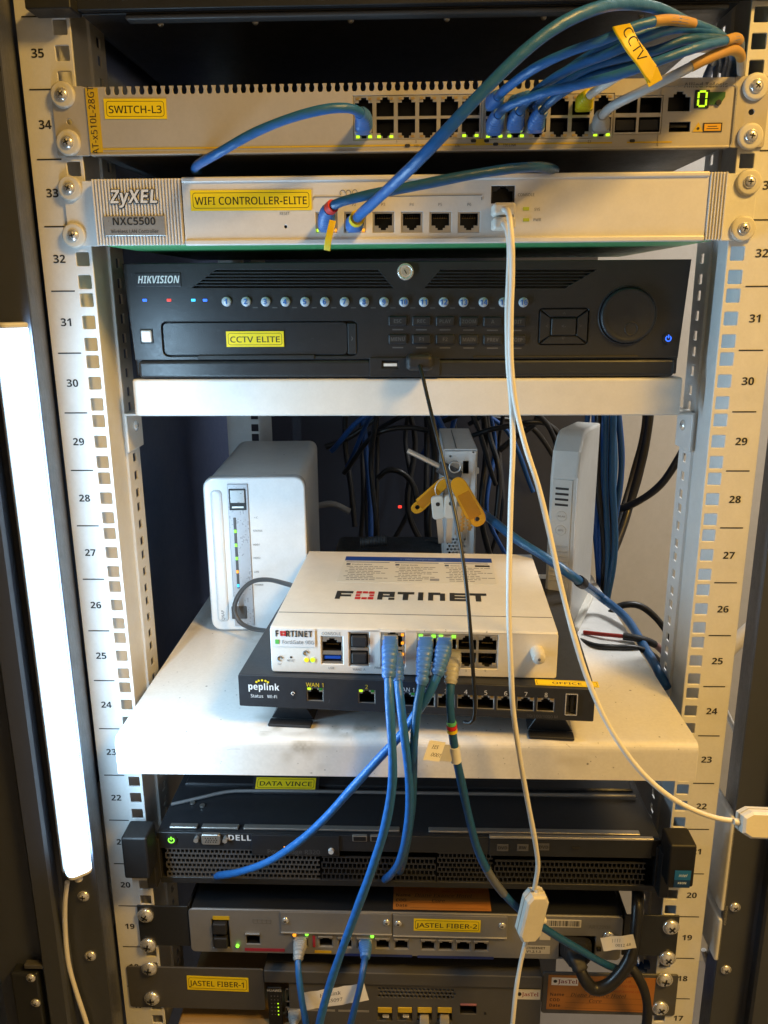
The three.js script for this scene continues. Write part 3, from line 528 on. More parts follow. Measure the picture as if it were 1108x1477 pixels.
  for (let r = 0; r < 2; r++) for (let c = 0; c < 6; c++) {   // two rows of function keys
    const a = r ? [-0.0064, 1.34, -0.05] : [-0.0064, 1.3539, -0.05], b = r ? [0.0868, 1.339, -0.05] : [0.0863, 1.3528, -0.05], t = c / 5, x = a[0] + (b[0] - a[0]) * t, y = a[1] + (b[1] - a[1]) * t;
    const k = part('function_key', rbox(0.0148, 0.0076, 0.003, 0.0013), M.black, o, [x, y, Z + 0.0005]);
    print([['ESC', 'REC', 'PLAY', 'ZOOM', 'A', 'EDIT'], ['MENU', 'F1', 'F2', 'MAIN', 'PREV', 'VOIP']][r][c], 0.0028, M.inkDim, k, [x, y - 0.0013, Z + 0.0022], { font: bold });
    part('caption', mv(box(0.0085, 0.0010, 0.0002), x, y - 0.0066, Z + 0.0002), M.inkDim, o);
  }
  { // four-way pad
    const [x, y, w, h] = pad; part('pad_floor', mv(box(w, h, 0.001), x, y, Z - 0.0032), M.dark, o);
    const tri = (pts) => plate(poly(pts), 0.0034, 0, 0.0006), g = 0.0006, a = w / 2 - g, b = h / 2 - g, i = w * 0.25, j = h * 0.24;
    for (const [pts, ch, dx, dy] of [[[[-a + 0.001, b], [a - 0.001, b], [i + 0.001, j + g], [-i - 0.001, j + g]], '^', 0, 0.0080], [[[-i - 0.001, -j - g], [i + 0.001, -j - g], [a - 0.001, -b], [-a + 0.001, -b]], 'v', 0, -0.0100], [[[-a, -b + 0.001], [-i - g, -j], [-i - g, j], [-a, b - 0.001]], '<', -0.0130, -0.0010], [[[i + g, -j], [a, -b + 0.001], [a, b - 0.001], [i + g, j]], '>', 0.0130, -0.0010]]) {
      const k = part('arrow_key', tri(pts), M.black, o, [x, y, Z + 0.0008]); part('arrow', letters(ch, 0.0032), M.inkDim, k, [x + dx, y + dy, Z + 0.0010]);
    }
    const k = part('enter_key', plate(roundRect(0, 0, i * 2, j * 2, 0.0012), 0.004, 0, 0.0006), M.black, o, [x, y, Z + 0.0014]); part('arrow', letters('<-', 0.0030, bold).translate(0, -0.0010, 0), M.inkDim, k, [x, y, Z + 0.0016]);
  }
  { // jog dial
    const [x, y] = dial, d = part('jog_dial', new THREE.LatheGeometry([[0, 0.0035], [0.0165, 0.0035], [0.0178, 0.0042], [0.0198, 0.0042], [0.0208, 0.0034], [0.0212, 0.0020], [0.0212, -0.003]].map((p) => new THREE.Vector2(...p)), 56).rotateX(Math.PI / 2), M.black, o, [x, y, Z]);
    part('shuttle_ring', new THREE.TorusGeometry(0.0220, 0.0007, 8, 56), M.blackMetal, o, [x, y, Z]);
    part('finger_dimple', new THREE.TorusGeometry(0.0048, 0.0005, 8, 28), M.blackMetal, d, [x + 0.0028, y - 0.0100, Z + 0.0036]);
    part('dial_floor', mv(box(0.046, 0.046, 0.001), x, y, Z - 0.0042), M.dark, o);
    const p = [0.2043, 1.3395, -0.05], b = part('power_button', join([cylZ(0.0040, 0.0044, 0.0022, 24)]), M.black, o, [p[0], p[1], Z + 0.0008]);
    part('power_symbol', join([new THREE.TorusGeometry(0.0020, 0.0004, 5, 22, 5.2).rotateZ(Math.PI / 2 + 0.54), mv(box(0.0007, 0.0026, 0.0006), 0, 0.0016, 0)]), LED.blue, b, [p[0], p[1], Z + 0.0021]);
  }
}
// ---------- upper shelf ----------
function shelfForm(x0, x1, yb, yt, zf, zb, r) {   // a tray turned upside down: top sheet, folded front, folded sides
  const t = 0.0016, w = x1 - x0, xc = (x0 + x1) / 2;
  const sec = new THREE.Shape(); sec.moveTo(-zb, yt); sec.lineTo(-zf + r, yt); sec.quadraticCurveTo(-zf, yt, -zf, yt - r); sec.lineTo(-zf, yb + 0.001); sec.lineTo(-zf + t, yb); sec.lineTo(-zf + t * 1.4, yb); sec.lineTo(-zf + t * 1.4, yt - r - t); sec.lineTo(-zf + r, yt - t); sec.lineTo(-zb, yt - t); sec.closePath();
  const g = new THREE.ExtrudeGeometry(sec, { depth: w, bevelEnabled: true, bevelSize: 0.0005, bevelThickness: 0.0005, bevelOffset: -0.0005, bevelSegments: 1, curveSegments: 6 });
  g.rotateY(Math.PI / 2).translate(x0, 0, 0);
  return g;
}
{
  const o = thing('rack_shelf', 'narrow pale metal shelf front under the black video recorder', 'shelf', [0, 1.279, -0.05], 0, 'pale metal rack shelves');
  part('tray', shelfForm(-0.2205, 0.2178, 1.2792, 1.3090, -0.049, -0.46, 0.003), M.shelfClean, o);
  for (const k of [-1, 1]) {   // side tabs screwed to the hole strips
    const x = k * 0.2348, tab = part('side_tab', join([mv(rbox(0.0022, 0.032, 0.038, 0.001), x, 1.2620, -0.083), mv(rbox(0.046, 0.002, 0.038, 0.0008), x - k * 0.022, 1.2782, -0.083)]), M.rail, o);
    const g = screwHead.clone().scale(1.1, 1.1, 1.1).rotateY(-k * Math.PI / 2); part('tab_screw', g, M.chrome, tab, [x - k * 0.0012, 1.2660, -0.083]);
  }
}

// ---------- lower shelf ----------
const shelfTop = 1.0505;
{
  const o = thing('rack_shelf', 'large pale metal shelf pulled out below the stacked router and firewall', 'shelf', [0, 1.018, 0.06], 0, 'pale metal rack shelves');
  part('tray', shelfForm(-0.2200, 0.2180, 1.0185, shelfTop, 0.0610, -0.315, 0.007), M.shelf, o);
  for (const k of [-1, 1]) part('side_fold', mv(rbox(0.0016, 0.030, 0.366, 0.0007), k < 0 ? -0.2189 : 0.2169, 1.0335, -0.127), M.shelf, o);
}
// ---------- the white storage box ----------
{
  const Z = -0.1407, x0 = -0.1935, x1 = -0.0965, yb = shelfTop + 0.0015, yt = 1.2075, xc = (x0 + x1) / 2, yc = (yb + yt) / 2, w = x1 - x0, h = yt - yb;
  const o = thing('storage_box', 'white two-bay network storage box with a column of status lights', 'network storage', [xc, shelfTop, Z]);
  const s = roundRect(0, 0, w, h, 0.012), slot = [-0.1619, 1.1866, 0.0192, 0.0252], col = [-0.1634, 1.1174, 0.0179, 0.1105];
  part('body', new THREE.ExtrudeGeometry(roundRect(0, 0, w - 0.003, h - 0.003, 0.0105), { depth: 0.195, bevelEnabled: false, curveSegments: 8 }), M.white, o, [xc, yc, Z - 0.205]);
  const fp = part('front_cover', new THREE.ExtrudeGeometry(s, { depth: 0.010, bevelEnabled: true, bevelSize: 0.002, bevelThickness: 0.0025, bevelOffset: -0.002, bevelSegments: 4, curveSegments: 10 }), M.whiteGloss, o, [xc, yc, Z - 0.0125]);
  const gx = [-0.1816, 1.1306, -0.1407][0]; part('grip_ridge', new THREE.ExtrudeGeometry(roundRect(0, 0, 0.011, h * 0.86, 0.005), { depth: 0.001, bevelEnabled: true, bevelSize: 0.003, bevelThickness: 0.002, bevelOffset: -0.003, bevelSegments: 4 }), M.whiteGloss, fp, [gx + 0.0005, yc - 0.001, Z - 0.0006]);
  const cx = slot[0] + 0.0012, strip = part('light_strip', mv(rbox(0.0195, h * 0.93, 0.0022, 0.0008), cx + 0.0004, yc - 0.0005, Z + 0.0005), mat(0.42, 0.43, 0.46, 0.3, 0.3), o);
  { const a = part('copy_port', mv(rbox(0.0165, 0.0215, 0.0014, 0.0008), cx, slot[1], Z + 0.0012), M.dark, o); part('copy_button', mv(rbox(0.0138, 0.0125, 0.0016, 0.0006), cx, slot[1] + 0.0030, Z + 0.0020), M.silverDark, a); part('usb_mouth', mv(box(0.0110, 0.0016, 0.0006), cx, slot[1] - 0.0075, Z + 0.0021), M.tin, a); }
  const pb = [-0.1651, 1.0716, -0.1407]; part('power_button', mv(rbox(0.0150, 0.0132, 0.0018, 0.0008), pb[0], pb[1], Z + 0.0018), M.greyDark, o);
  const c0 = [-0.164, 1.1678, -0.1407], c1 = [-0.165, 1.0978, -0.1407], ch = part('light_channel', mv(rbox(0.0026, c0[1] - c1[1] + 0.002, 0.0012, 0.0006), (c0[0] + c1[0]) / 2, (c0[1] + c1[1]) / 2, Z + 0.0016), M.greyDark, o);
  for (const [p, m] of [[[-0.164, 1.1553, -0.1407], LED.green], [[-0.1641, 1.1413, -0.1407], LED.green], [[-0.1648, 1.1279, -0.1407], LED.green], [[-0.1648, 1.1144, -0.1407], LED.amber], [[-0.1649, 1.1, -0.1407], LED.cyan]]) part('status_light', rbox(0.0022, 0.0030, 0.0008, 0.0003), m, ch, [(c0[0] + c1[0]) / 2, p[1], Z + 0.0025]);
  for (const [t, p] of [['<-C', [-0.1445, 1.1673, -0.1403]], ['STATUS', [-0.1431, 1.1541, -0.1403]], ['HDD1', [-0.1451, 1.1401, -0.1403]], ['HDD2', [-0.1451, 1.1267, -0.1403]], ['LAN', [-0.1464, 1.1125, -0.1403]], ['POWER', [-0.1444, 1.0988, -0.1403]]]) print(t, 0.0019, M.inkGrey, o, [p[0], p[1], Z + 0.0004]);
  print('QNAP', 0.0030, M.inkDim, o, [[-0.1797, 1.0692, -0.1407][0], [-0.1797, 1.0692, -0.1407][1], Z + 0.0026], { turn: Math.PI / 2 });
  for (const i of [-1, 1]) for (const z of [-0.02, -0.18]) part('foot', cyl(0.006, 0.0055, 0.0020), M.dark, o, [xc + i * 0.03, shelfTop + 0.0011, Z + z]);
  o.rotation.y = 0.05;
}
// ---------- the pale upright modem on the right ----------
{
  const o = thing('modem', 'pale upright modem with vent slots leaning beside the blue cable bundle', 'modem', [0.1470, shelfTop, -0.140], -0.36);
  const H = 0.197, D = 0.125, T = 0.0265;
  // side outline: rounded top front corner, thin plate
  const s = new THREE.Shape(); s.moveTo(-0.004, 0.002); s.lineTo(0.0, 0.006); s.lineTo(0.0, H * 0.80); s.lineTo(-0.006, H * 0.92); s.lineTo(-0.022, H - 0.004); s.quadraticCurveTo(-0.030, H, -0.04, H); s.lineTo(-D, H * 0.97); s.lineTo(-D, 0.002); s.closePath();
  const g = new THREE.ExtrudeGeometry(s, { depth: T - 0.006, bevelEnabled: true, bevelSize: 0.003, bevelThickness: 0.003, bevelOffset: -0.003, bevelSegments: 4, curveSegments: 8 });
  g.translate(0, 0, -(T - 0.006) / 2).rotateY(-Math.PI / 2);   // shape x -> z
  part('shell', g, mat(0.52, 0.52, 0.50, 0.42), o, [0, 0, 0]);
  part('edge_trim', mv(rbox(0.0016, H * 0.78, 0.005, 0.0007), T / 2 - 0.0012, H * 0.41, -0.0028), M.silver, o);
  part('front_fascia', mv(rbox(T - 0.0075, H * 0.74, 0.0016, 0.0007), -0.001, H * 0.42, 0.0002), mat(0.50, 0.50, 0.48, 0.4), o);
  for (let i = 0; i < 4; i++) part('vent_slot', rbox(0.0125, 0.0022, 0.001, 0.0004), M.dark, o, [-0.0012, H * 0.745 - i * 0.0052, 0.0008]);
  for (const [y, t] of [[H * 0.61, 'WLAN'], [H * 0.54, 'WPS']]) { const b = part('round_button', join([new THREE.TorusGeometry(0.0048, 0.0003, 6, 26), cylZ(0.0045, 0.0045, 0.0006, 24)]), mat(0.5, 0.5, 0.48, 0.4), o, [-0.0005, y, 0.0012]); print(t, 0.0019, M.inkGrey, b, [-0.0005, y - 0.0009, 0.0017]); }
  for (let i = 0; i < 8; i++) part('grip_rib', rbox(0.0150, 0.0014, 0.0012, 0.0005), mat(0.46, 0.46, 0.44, 0.4), o, [-0.001, H * 0.46 - i * 0.0050, 0.0012]);
  part('base_foot', mv(rbox(0.040, 0.006, 0.10, 0.002), 0, 0.0032, -0.06), M.ivory, o);
}
// ---------- narrow pale converter standing behind the firewall, with the keys hung on it ----------
{
  const Z = -0.20, x0 = 0.0367, x1 = 0.0708, xc = (x0 + x1) / 2, yt = 1.2234, o = thing('media_converter', 'narrow grey-white converter box standing upright behind the firewall', 'converter', [xc, shelfTop, Z]);
  const sy = (yt + shelfTop + 0.001) / 2, hh = yt - shelfTop - 0.001; part('shell', join([mv(rbox(x1 - x0, 0.0016, 0.13, 0.0007), xc, yt - 0.0008, Z - 0.066), mv(rbox(x1 - x0, 0.0016, 0.13, 0.0007), xc, shelfTop + 0.0018, Z - 0.066), mv(rbox(0.0016, hh, 0.13, 0.0007), x0 + 0.0008, sy, Z - 0.066), mv(rbox(0.0016, hh, 0.13, 0.0007), x1 - 0.0008, sy, Z - 0.066), mv(box(x1 - x0 - 0.003, hh - 0.003, 0.0012), xc, sy, Z - 0.128)]), mat(0.66, 0.67, 0.67, 0.42), o);
  const s = roundRect(xc, (yt + shelfTop) / 2 + 0.001, x1 - x0 - 0.003, yt - shelfTop - 0.006, 0.0012), vy = [0.0523, 1.1229, -0.2];
  s.holes.push(ring(...[0.0438, 1.2163, -0.2].slice(0, 2), 0.0012)); s.holes.push(ring(...[0.0666, 1.2206, -0.2].slice(0, 2), 0.0010)); s.holes.push(ring(...[0.0458, 1.222, -0.2].slice(0, 2), 0.0007));
  const ho = [0.0593, 1.2049, 0.0058, 0.0129]; s.holes.push(hole(ho[0], ho[1], ho[2], ho[3]));
  for (let i = 0; i < 6; i++) for (let j = 0; j < 5; j++) s.holes.push(ring(vy[0] - 0.010 + j * 0.0038 + (i % 2) * 0.0019, vy[1] - 0.012 + i * 0.0036, 0.0013));
  part('face_plate', plate(s, 0.0010, Z + 0.0002, 0.0002), mat(0.72, 0.73, 0.73, 0.4), o);
  part('seam', mv(box(0.0006, 0.0006, 0.11), xc - 0.004, yt + 0.0002, Z - 0.06), M.dark, o);
  part('side_nub', mv(rbox(0.003, 0.006, 0.006, 0.0008), x1 + 0.001, yt - 0.024, Z - 0.01), M.white, o);
}
{
  const o = thing('key_bunch', 'bunch of keys with two orange tags on a grey lock handle', 'keys', [0.0367, 1.1957, -0.19]);
  const bar = spline([[0.0006, 1.2248, -0.185], [0.0089, 1.2207, -0.185], [0.0337, 1.2077, -0.187], [0.0519, 1.1972, -0.19]]);
  part('lock_bar', sweep(bar, 0, bar.getLength() * 0.72, () => [0.0026, 0.0026], 0.006, 12), M.steel, o).position.set(...[0.0367, 1.1957, -0.19].map((v) => -v));
  part('lock_barrel', sweep(bar, bar.getLength() * 0.60, bar.getLength(), () => [0.0065, 0.0065], 0.006, 16), M.greyDark, o).position.set(...[0.0367, 1.1957, -0.19].map((v) => -v));
  part('spring', join([0, 1, 2, 3].map((i) => mv(new THREE.TorusGeometry(0.0055, 0.0006, 6, 20), ...[0.0473, 1.2088, -0.185].map((v, k) => v + (k === 2 ? i * 0.0012 : 0))))), M.steel, o);
  part('key_ring', new THREE.TorusGeometry(0.0105, 0.0006, 6, 30).rotateY(0.5), M.chrome, o, [0.0371, 1.1879, -0.178]);
  for (const [p, tilt, w, h, z] of [[[0.0236, 1.1795, -0.186], -0.80, 0.0135, 0.050, 0], [[0.0591, 1.1796, -0.158], 0.50, 0.0185, 0.054, 0]]) {
    const s = new THREE.Shape(); s.moveTo(-w * 0.36, -h * 0.28); s.quadraticCurveTo(-w * 0.5, -h / 2, 0, -h / 2); s.quadraticCurveTo(w * 0.5, -h / 2, w * 0.5, -h * 0.28); s.lineTo(w * 0.42, h * 0.34); s.quadraticCurveTo(w * 0.36, h / 2, 0, h / 2); s.quadraticCurveTo(-w * 0.36, h / 2, -w * 0.42, h * 0.34); s.lineTo(-w * 0.5, -h * 0.28); s.closePath(); s.holes.push(ring(0, -h * 0.36, 0.0024));
    const tag = part('orange_tag', plate(s, 0.0026, 0.0013, 0.0006).rotateZ(tilt), M.orangeTag, o, p);
    part('tag_window', plate(roundRect(0, -h * 0.06, w * 0.66, h * 0.50, 0.001), 0.0004, 0.0017, 0).rotateZ(tilt), mat(0.55, 0.20, 0.006, 0.25), tag, p);
  }
  for (const [p, tilt] of [[[0.031, 1.1698, -0.174], 0.1], [[0.043, 1.1721, -0.168], -0.04]]) {   // keys with pale plastic heads
    const k = part('key_head', plate(roundRect(0, 0, 0.0128, 0.024, 0.0045), 0.005, 0.0025, 0.001).rotateZ(tilt), M.ivory, o, p);
    part('key_hole', plate(roundRect(0, 0.0040, 0.0040, 0.0040, 0.002), 0.0006, 0.0030, 0).rotateZ(tilt), M.dark, k, p);
    part('key_blade', mv(box(0.0058, 0.026, 0.0018), 0, -0.024, 0).rotateZ(tilt), M.steel, k, p);
  }
  for (let i = 0; i < 4; i++) { const p = [0.056, 1.1631, -0.178], b = [mv(box(0.0042, 0.030, 0.0016), 0, -0.008, 0)]; for (let j = 0; j < 5; j++) b.push(mv(box(0.0018, 0.0022, 0.0016), 0.0026, -0.004 - j * 0.0040, 0)); part('metal_key', join(b).rotateZ(-0.10 + i * 0.07), i % 2 ? M.gold : M.steel, o, [p[0] - 0.004 + i * 0.0028, p[1] + (i % 2) * 0.003, p[2] - i * 0.002]); }
}
// ---------- black adapter lying behind the firewall ----------
{
  const o = thing('black_hub', 'black plastic hub lying behind the beige firewall', 'network hub', [-0.0253, 1.0505, -0.3881]);
  part('shell', mv(rbox(0.12, 0.030, 0.075, 0.008, 3), -0.018, shelfTop + 0.046, -0.235), M.blackMatt, o);
  part('riser', mv(rbox(0.10, 0.030, 0.06, 0.003), -0.018, shelfTop + 0.0152, -0.235), M.black, o);
  part('indicator', mv(rbox(0.004, 0.003, 0.002, 0.0006), ...[-0.0081, 1.1478, -0.26]), LED.red, o);
}

// ---------- black router under the firewall ----------
{
  const W = 0.266, H = 0.0260, D = 0.235, o = thing('router', 'flat black router on angled feet under the beige firewall', 'router', [0.006, 1.0700, 0.055], -0.06772);
  const s = roundRect(0, H / 2, W, H, 0.0012), ports = [];
  const add = (c) => ports.push(c);
  add([-0.074, 0.0122, 0.014, 0.0121]); add([-0.0346, 0.0123, 0.0145, 0.012]);
  { const a = [-0.0044, 0.0115, 0.0135, 0.012], b = [0.0978, 0.0119, 0.0136, 0.0118]; for (let i = 0; i < 8; i++) { const t = i / 7; add([a[0] + (b[0] - a[0]) * t, a[1] + (b[1] - a[1]) * t, a[2] * 0.97, a[3]]); } }
  const jw = 0.0128, jh = 0.0112;
  for (const p of ports) s.holes.push(hole(p[0], p[1], jw, jh));
  const us = [0.1163, 0.0133, 0.0079, 0.0165]; s.holes.push(hole(us[0], us[1], us[2], us[3]));
  part('front_panel', plate(s, 0.0016, 0, 0.0003), M.blackMetal, o);
  part('chassis', join([mv(rbox(W, 0.0016, D, 0.0006), 0, H - 0.0008, -D / 2 - 0.0017), mv(rbox(W, 0.0016, D, 0.0006), 0, 0.0008, -D / 2 - 0.0017), mv(box(0.0016, H - 0.003, D - 0.002), -W / 2 + 0.0009, H / 2, -D / 2 - 0.0017), mv(box(0.0016, H - 0.003, D - 0.002), W / 2 - 0.0009, H / 2, -D / 2 - 0.0017), mv(box(W - 0.004, H - 0.004, 0.0016), 0, H / 2, -D)]), M.blackMetal, o);
  ports.forEach((p, i) => {
    const q = part('port', socket(jw - 0.001, jh - 0.001, 0.012), M.socket, o, [p[0], p[1], -0.0018]);
    const f = roundRect(0, 0, jw - 0.0001, jh - 0.0001, 0); f.holes.push(jackPath(0, 0, jw - 0.0012, jh - 0.001, true));
    part('liner', plate(f, 0.0010, 0, 0.0001), M.tin, q, [p[0], p[1], -0.0006]);
    for (const k of [-1, 1]) part('status_light', box(0.0024, 0.0014, 0.0006), i < 4 ? (k < 0 ? LED.lime : LED.greenDim) : M.gold, q, [p[0] + k * 0.0044, p[1] + 0.0047, -0.0002]);
    part('caption', letters(['WAN 1', '2', 'LAN 1', '2', '3', '4', '5', '6', '7', '8'][i], 0.0034), i < 2 ? M.gold_paint : M.inkWhite, o, [p[0], p[1] + 0.0066, 0.0003]);
  });
  { const u = part('usb_port', socket(us[2], us[3], 0.012), M.tin, o, [us[0], us[1], -0.0018]); part('tongue', mv(box(0.0022, us[3] * 0.8, 0.009), us[0] + 0.0008, us[1], -0.006), M.dark, u); const f = roundRect(0, 0, us[2] + 0.001, us[3] + 0.001, 0.0006); f.holes.push(hole(0, 0, us[2] - 0.0004, us[3] - 0.0004)); part('rim', plate(f, 0.0008, 0.0004, 0), M.chrome, u, [us[0], us[1], 0.0002]); }
  const l = [-0.1132, 0.0145]; print('peplink', 0.0054, M.inkWhite, o, [l[0], l[1], 0.0004], { font: bold, sx: 0.9 });
  for (let i = 0; i < 5; i++) { const a = 0.5 + i * 0.55; part('logo_dot', new THREE.ShapeGeometry(ringShape(0, 0, 0.0009)), M.yellow, o, [l[0] - 0.001 + Math.cos(a) * 0.0050, l[1] + 0.0054 + Math.sin(a) * 0.0026, 0.0004]); }
  const st = [-0.1135, 0.008]; print('Status   Wi-Fi', 0.0026, M.inkWhite, o, [st[0], st[1], 0.0004]);
  const rs = [-0.0908, 0.0126]; part('reset_mark', new THREE.TorusGeometry(0.0012, 0.0003, 5, 16, 5), M.inkWhite, o, [rs[0], rs[1], 0.0004]); part('reset_hole', new THREE.ShapeGeometry(ringShape(0, 0, 0.0007)), M.dark, o, [rs[0], rs[1] - 0.0038, 0.0004]);
  const cp = [0.0958, 0.0016]; print('10/100/1000 M', 0.0024, M.inkDim, o, [cp[0], cp[1], 0.0004]);
  const t = [0.1213, -0.014]; sticker('label_tape', 0.046, 0.0090, tape('OFFICE', 256, 0.2), o, [0, 0, 0]).rotation.x = -Math.PI / 2; o.children.at(-1).position.set(t[0] - 0.008, H + 0.0003, -0.0075);
  for (const k of [-1, 1]) {   // splayed plate feet
    part('foot', new THREE.ExtrudeGeometry(poly([[-0.006, 0], [0.006, 0], [0.017, -0.0188], [0.012, -0.0192], [-0.012, -0.0192], [-0.017, -0.0188]]), { depth: 0.10, bevelEnabled: true, bevelSize: 0.0004, bevelThickness: 0.0004, bevelOffset: -0.0004, bevelSegments: 1 }), M.black, o, [k * 0.100 + 0.004, -0.0002, -0.118]);
    part('foot_pad', mv(rbox(0.034, 0.0024, 0.010, 0.001), k * 0.100 + 0.004, -0.0182, -0.0095), M.blackMatt, o);
  }
}
// ---------- the beige firewall ----------
{
  const W = 0.2146, H = 0.0365, D = 0.185, o = thing('firewall', 'beige firewall box with large lettering on its lid, on the black router', 'firewall', [0.00565, 1.0965, 0.0448], -0.03542);
  const pale = mat(0.74, 0.72, 0.68, 0.4, 0, { bumpMap: T.powder, bumpScale: 0.00005 });
  const s = roundRect(0, H / 2, W, H, 0.0025), us = 0.001;
  const con = [-0.0605, 0.0178, 0.0163, 0.0223], sf = [-0.04, 0.0192, 0.0153, 0.0273], wan = [-0.0147, 0.0204, 0.0181, 0.0294], lan = [0.0334, 0.0194, 0.0597, 0.0271];
  for (const p of [con, sf, wan, lan]) s.holes.push(hole(p[0], p[1] + us, p[2], p[3]));
  part('front_panel', plate(s, 0.0020, 0, 0.0006), pale, o);
  part('lid', join([mv(rbox(W, 0.0018, D, 0.0008), 0, H - 0.0009, -D / 2 - 0.0022), mv(box(0.0016, H - 0.005, D - 0.002), -W / 2 + 0.0010, H / 2, -D / 2 - 0.002), mv(box(0.0016, H - 0.005, D - 0.002), W / 2 - 0.0010, H / 2, -D / 2 - 0.002)]), pale, o);
  part('base', join([mv(rbox(W - 0.002, 0.0016, D, 0.0006), 0, 0.0011, -D / 2 - 0.0022), mv(box(W - 0.004, H - 0.005, 0.0016), 0, H / 2, -D)]), pale, o);
  part('lid_groove', mv(box(W - 0.002, 0.0004, 0.0007), 0, H + 0.00012, -0.030), M.inkGrey, o);
  for (const k of [-1, 1]) for (const z of [-0.02, -0.16]) part('foot', cyl(0.006, 0.006, 0.001), M.dark, o, [k * 0.085, -0.0003, z]);
  const block = (name, p, holes) => { const f = roundRect(p[0], p[1] + us, p[2] - 0.0002, p[3] - 0.0002, 0); for (const q of holes) f.holes.push(q); return part(name, plate(f, 0.0010, -0.0006, 0.0001), M.tin, o); };
  { const y1 = con[1] + us + con[3] * 0.20, y2 = con[1] + us - con[3] * 0.30, w = con[2] - 0.0018, b = block('console_block', con, [jackPath(con[0], y1, w, con[3] * 0.46, true), hole(con[0], y2, w, con[3] * 0.26)]);
    part('port', socket(w, con[3] * 0.46, 0.012), M.socket, b, [con[0], y1, -0.0018]); part('contacts', contacts(w * 0.85, -0.002, 0, -1), M.gold, b, [con[0], y1, -0.0006]);
    const u = part('usb_port', socket(w, con[3] * 0.26, 0.012), M.tin, b, [con[0], y2, -0.0018]); part('usb_tongue', mv(box(w * 0.85, 0.0024, 0.008), con[0], y2 + 0.0006, -0.005), mat(0.01, 0.07, 0.42, 0.4), b); }
  { const b = block('optical_block', sf, [hole(sf[0], sf[1] + us + sf[3] / 4, sf[2] - 0.002, sf[3] / 2 - 0.0024), hole(sf[0], sf[1] + us - sf[3] / 4, sf[2] - 0.002, sf[3] / 2 - 0.0024)]);
    for (const k of [-1, 1]) { part('optical_bay', socket(sf[2] - 0.002, sf[3] / 2 - 0.0024, 0.014), M.socket, b, [sf[0], sf[1] + us + k * sf[3] / 4, -0.0018]); part('dust_plug', mv(rbox(sf[2] - 0.004, sf[3] / 2 - 0.005, 0.006, 0.001), sf[0], sf[1] + us + k * sf[3] / 4, -0.0012), M.blackMatt, b); } }
  { const h2 = wan[3] / 2, holes = [1, -1].map((k) => jackPath(wan[0], wan[1] + us + k * h2 / 2, wan[2] - 0.0040, h2 - 0.0022, k > 0)), b = block('wan_block', wan, holes);
    for (const k of [1, -1]) { part('port', socket(wan[2] - 0.0040, h2 - 0.0022, 0.013), M.socket, b, [wan[0], wan[1] + us + k * h2 / 2, -0.0018]); for (const q of [-1, 1]) for (const e of [0.0038, -0.0028]) part('status_light', box(0.0020, 0.0018, 0.0008), q > 0 ? LED.amber : M.tin, b, [wan[0] + q * wan[2] * 0.40, wan[1] + us + k * h2 / 2 + k * e, -0.0003]); } }
  { const cw = lan[2] / 4, h2 = lan[3] / 2, holes = []; for (const k of [1, -1]) for (let c = 0; c < 4; c++) holes.push(jackPath(lan[0] + (c - 1.5) * cw, lan[1] + us + k * h2 / 2, cw - 0.0018, h2 - 0.0024, k > 0));
    const b = block('lan_block', lan, holes);
    for (const k of [1, -1]) for (let c = 0; c < 4; c++) { const x = lan[0] + (c - 1.5) * cw, y = lan[1] + us + k * h2 / 2; part('port', socket(cw - 0.0018, h2 - 0.0024, 0.013), M.socket, b, [x, y, -0.0018]); part('contacts', contacts(cw * 0.7, -k * 0.0022, 0, -k), M.gold, b, [x, y, -0.0008]); for (const q of [-1, 1]) part('status_light', box(0.0030, 0.0018, 0.0008), c < 2 && k > 0 ? LED.green : M.tin, b, [x + q * cw * 0.32, y + k * (h2 / 2 - 0.0019), -0.0003]); } }
  { // badge and small print
    const q = [-0.089, 0.0276, 0.0316, 0.0145], b = part('maker_badge', plate(roundRect(q[0], q[1] + us, q[2], q[3], 0.0012), 0.0005, 0.0006, 0), mat(0.72, 0.72, 0.72, 0.3), o);
    print('F   RTINET', 0.0050, M.ink, b, [q[0], q[1] + us + 0.0010, 0.0009], { font: bold, sx: 0.86 }); part('red_letter', join([mv(box(0.0040, 0.0012, 0.0002), 0, 0.0012, 0), mv(box(0.0040, 0.0012, 0.0002), 0, -0.0012, 0), mv(box(0.0012, 0.0040, 0.0002), -0.0016, 0, 0), mv(box(0.0012, 0.0040, 0.0002), 0.0016, 0, 0)]), M.red, b, [q[0] - 0.0082, q[1] + us + 0.0035, 0.0009]);
    print('FortiGate 90G', 0.0029, M.inkGrey, b, [q[0] + 0.0030, q[1] + us - 0.0048, 0.0009]); part('green_square', mv(box(0.0028, 0.0034, 0.0002), q[0] - 0.0130, q[1] + us - 0.0034, 0.0008), mat(0.1, 0.45, 0.08, 0.5), b);
    for (const [t, p, z] of [['CONSOLE', [-0.0608, 0.0314], 0.0024], ['USB', [-0.0614, 0.0036], 0.0018], ['WAN2  A', [-0.0403, 0.003], 0.0018], ['PWR', [-0.0261, 0.0046], 0.0018], ['1', [0.0088, 0.0353], 0.0018], ['2', [0.0246, 0.0362], 0.0018], ['4', [0.0548, 0.0358], 0.0018], ['3', [0.0401, 0.0041], 0.0018], ['5', [0.0546, 0.0045], 0.0018], ['RESET', [-0.092, 0.0091], 0.0016], ['HA', [-0.1012, 0.006], 0.0014]]) print(t, z, M.inkGrey, o, [p[0], p[1], 0.0003]);
    for (const [p, m] of [[[-0.0803, 0.0105], LED.yellow], [[-0.0755, 0.0107], LED.lime]]) part('status_light', cylZ(0.0017, 0.0017, 0.0008, 16), m, o, [p[0], p[1], 0.0003]);
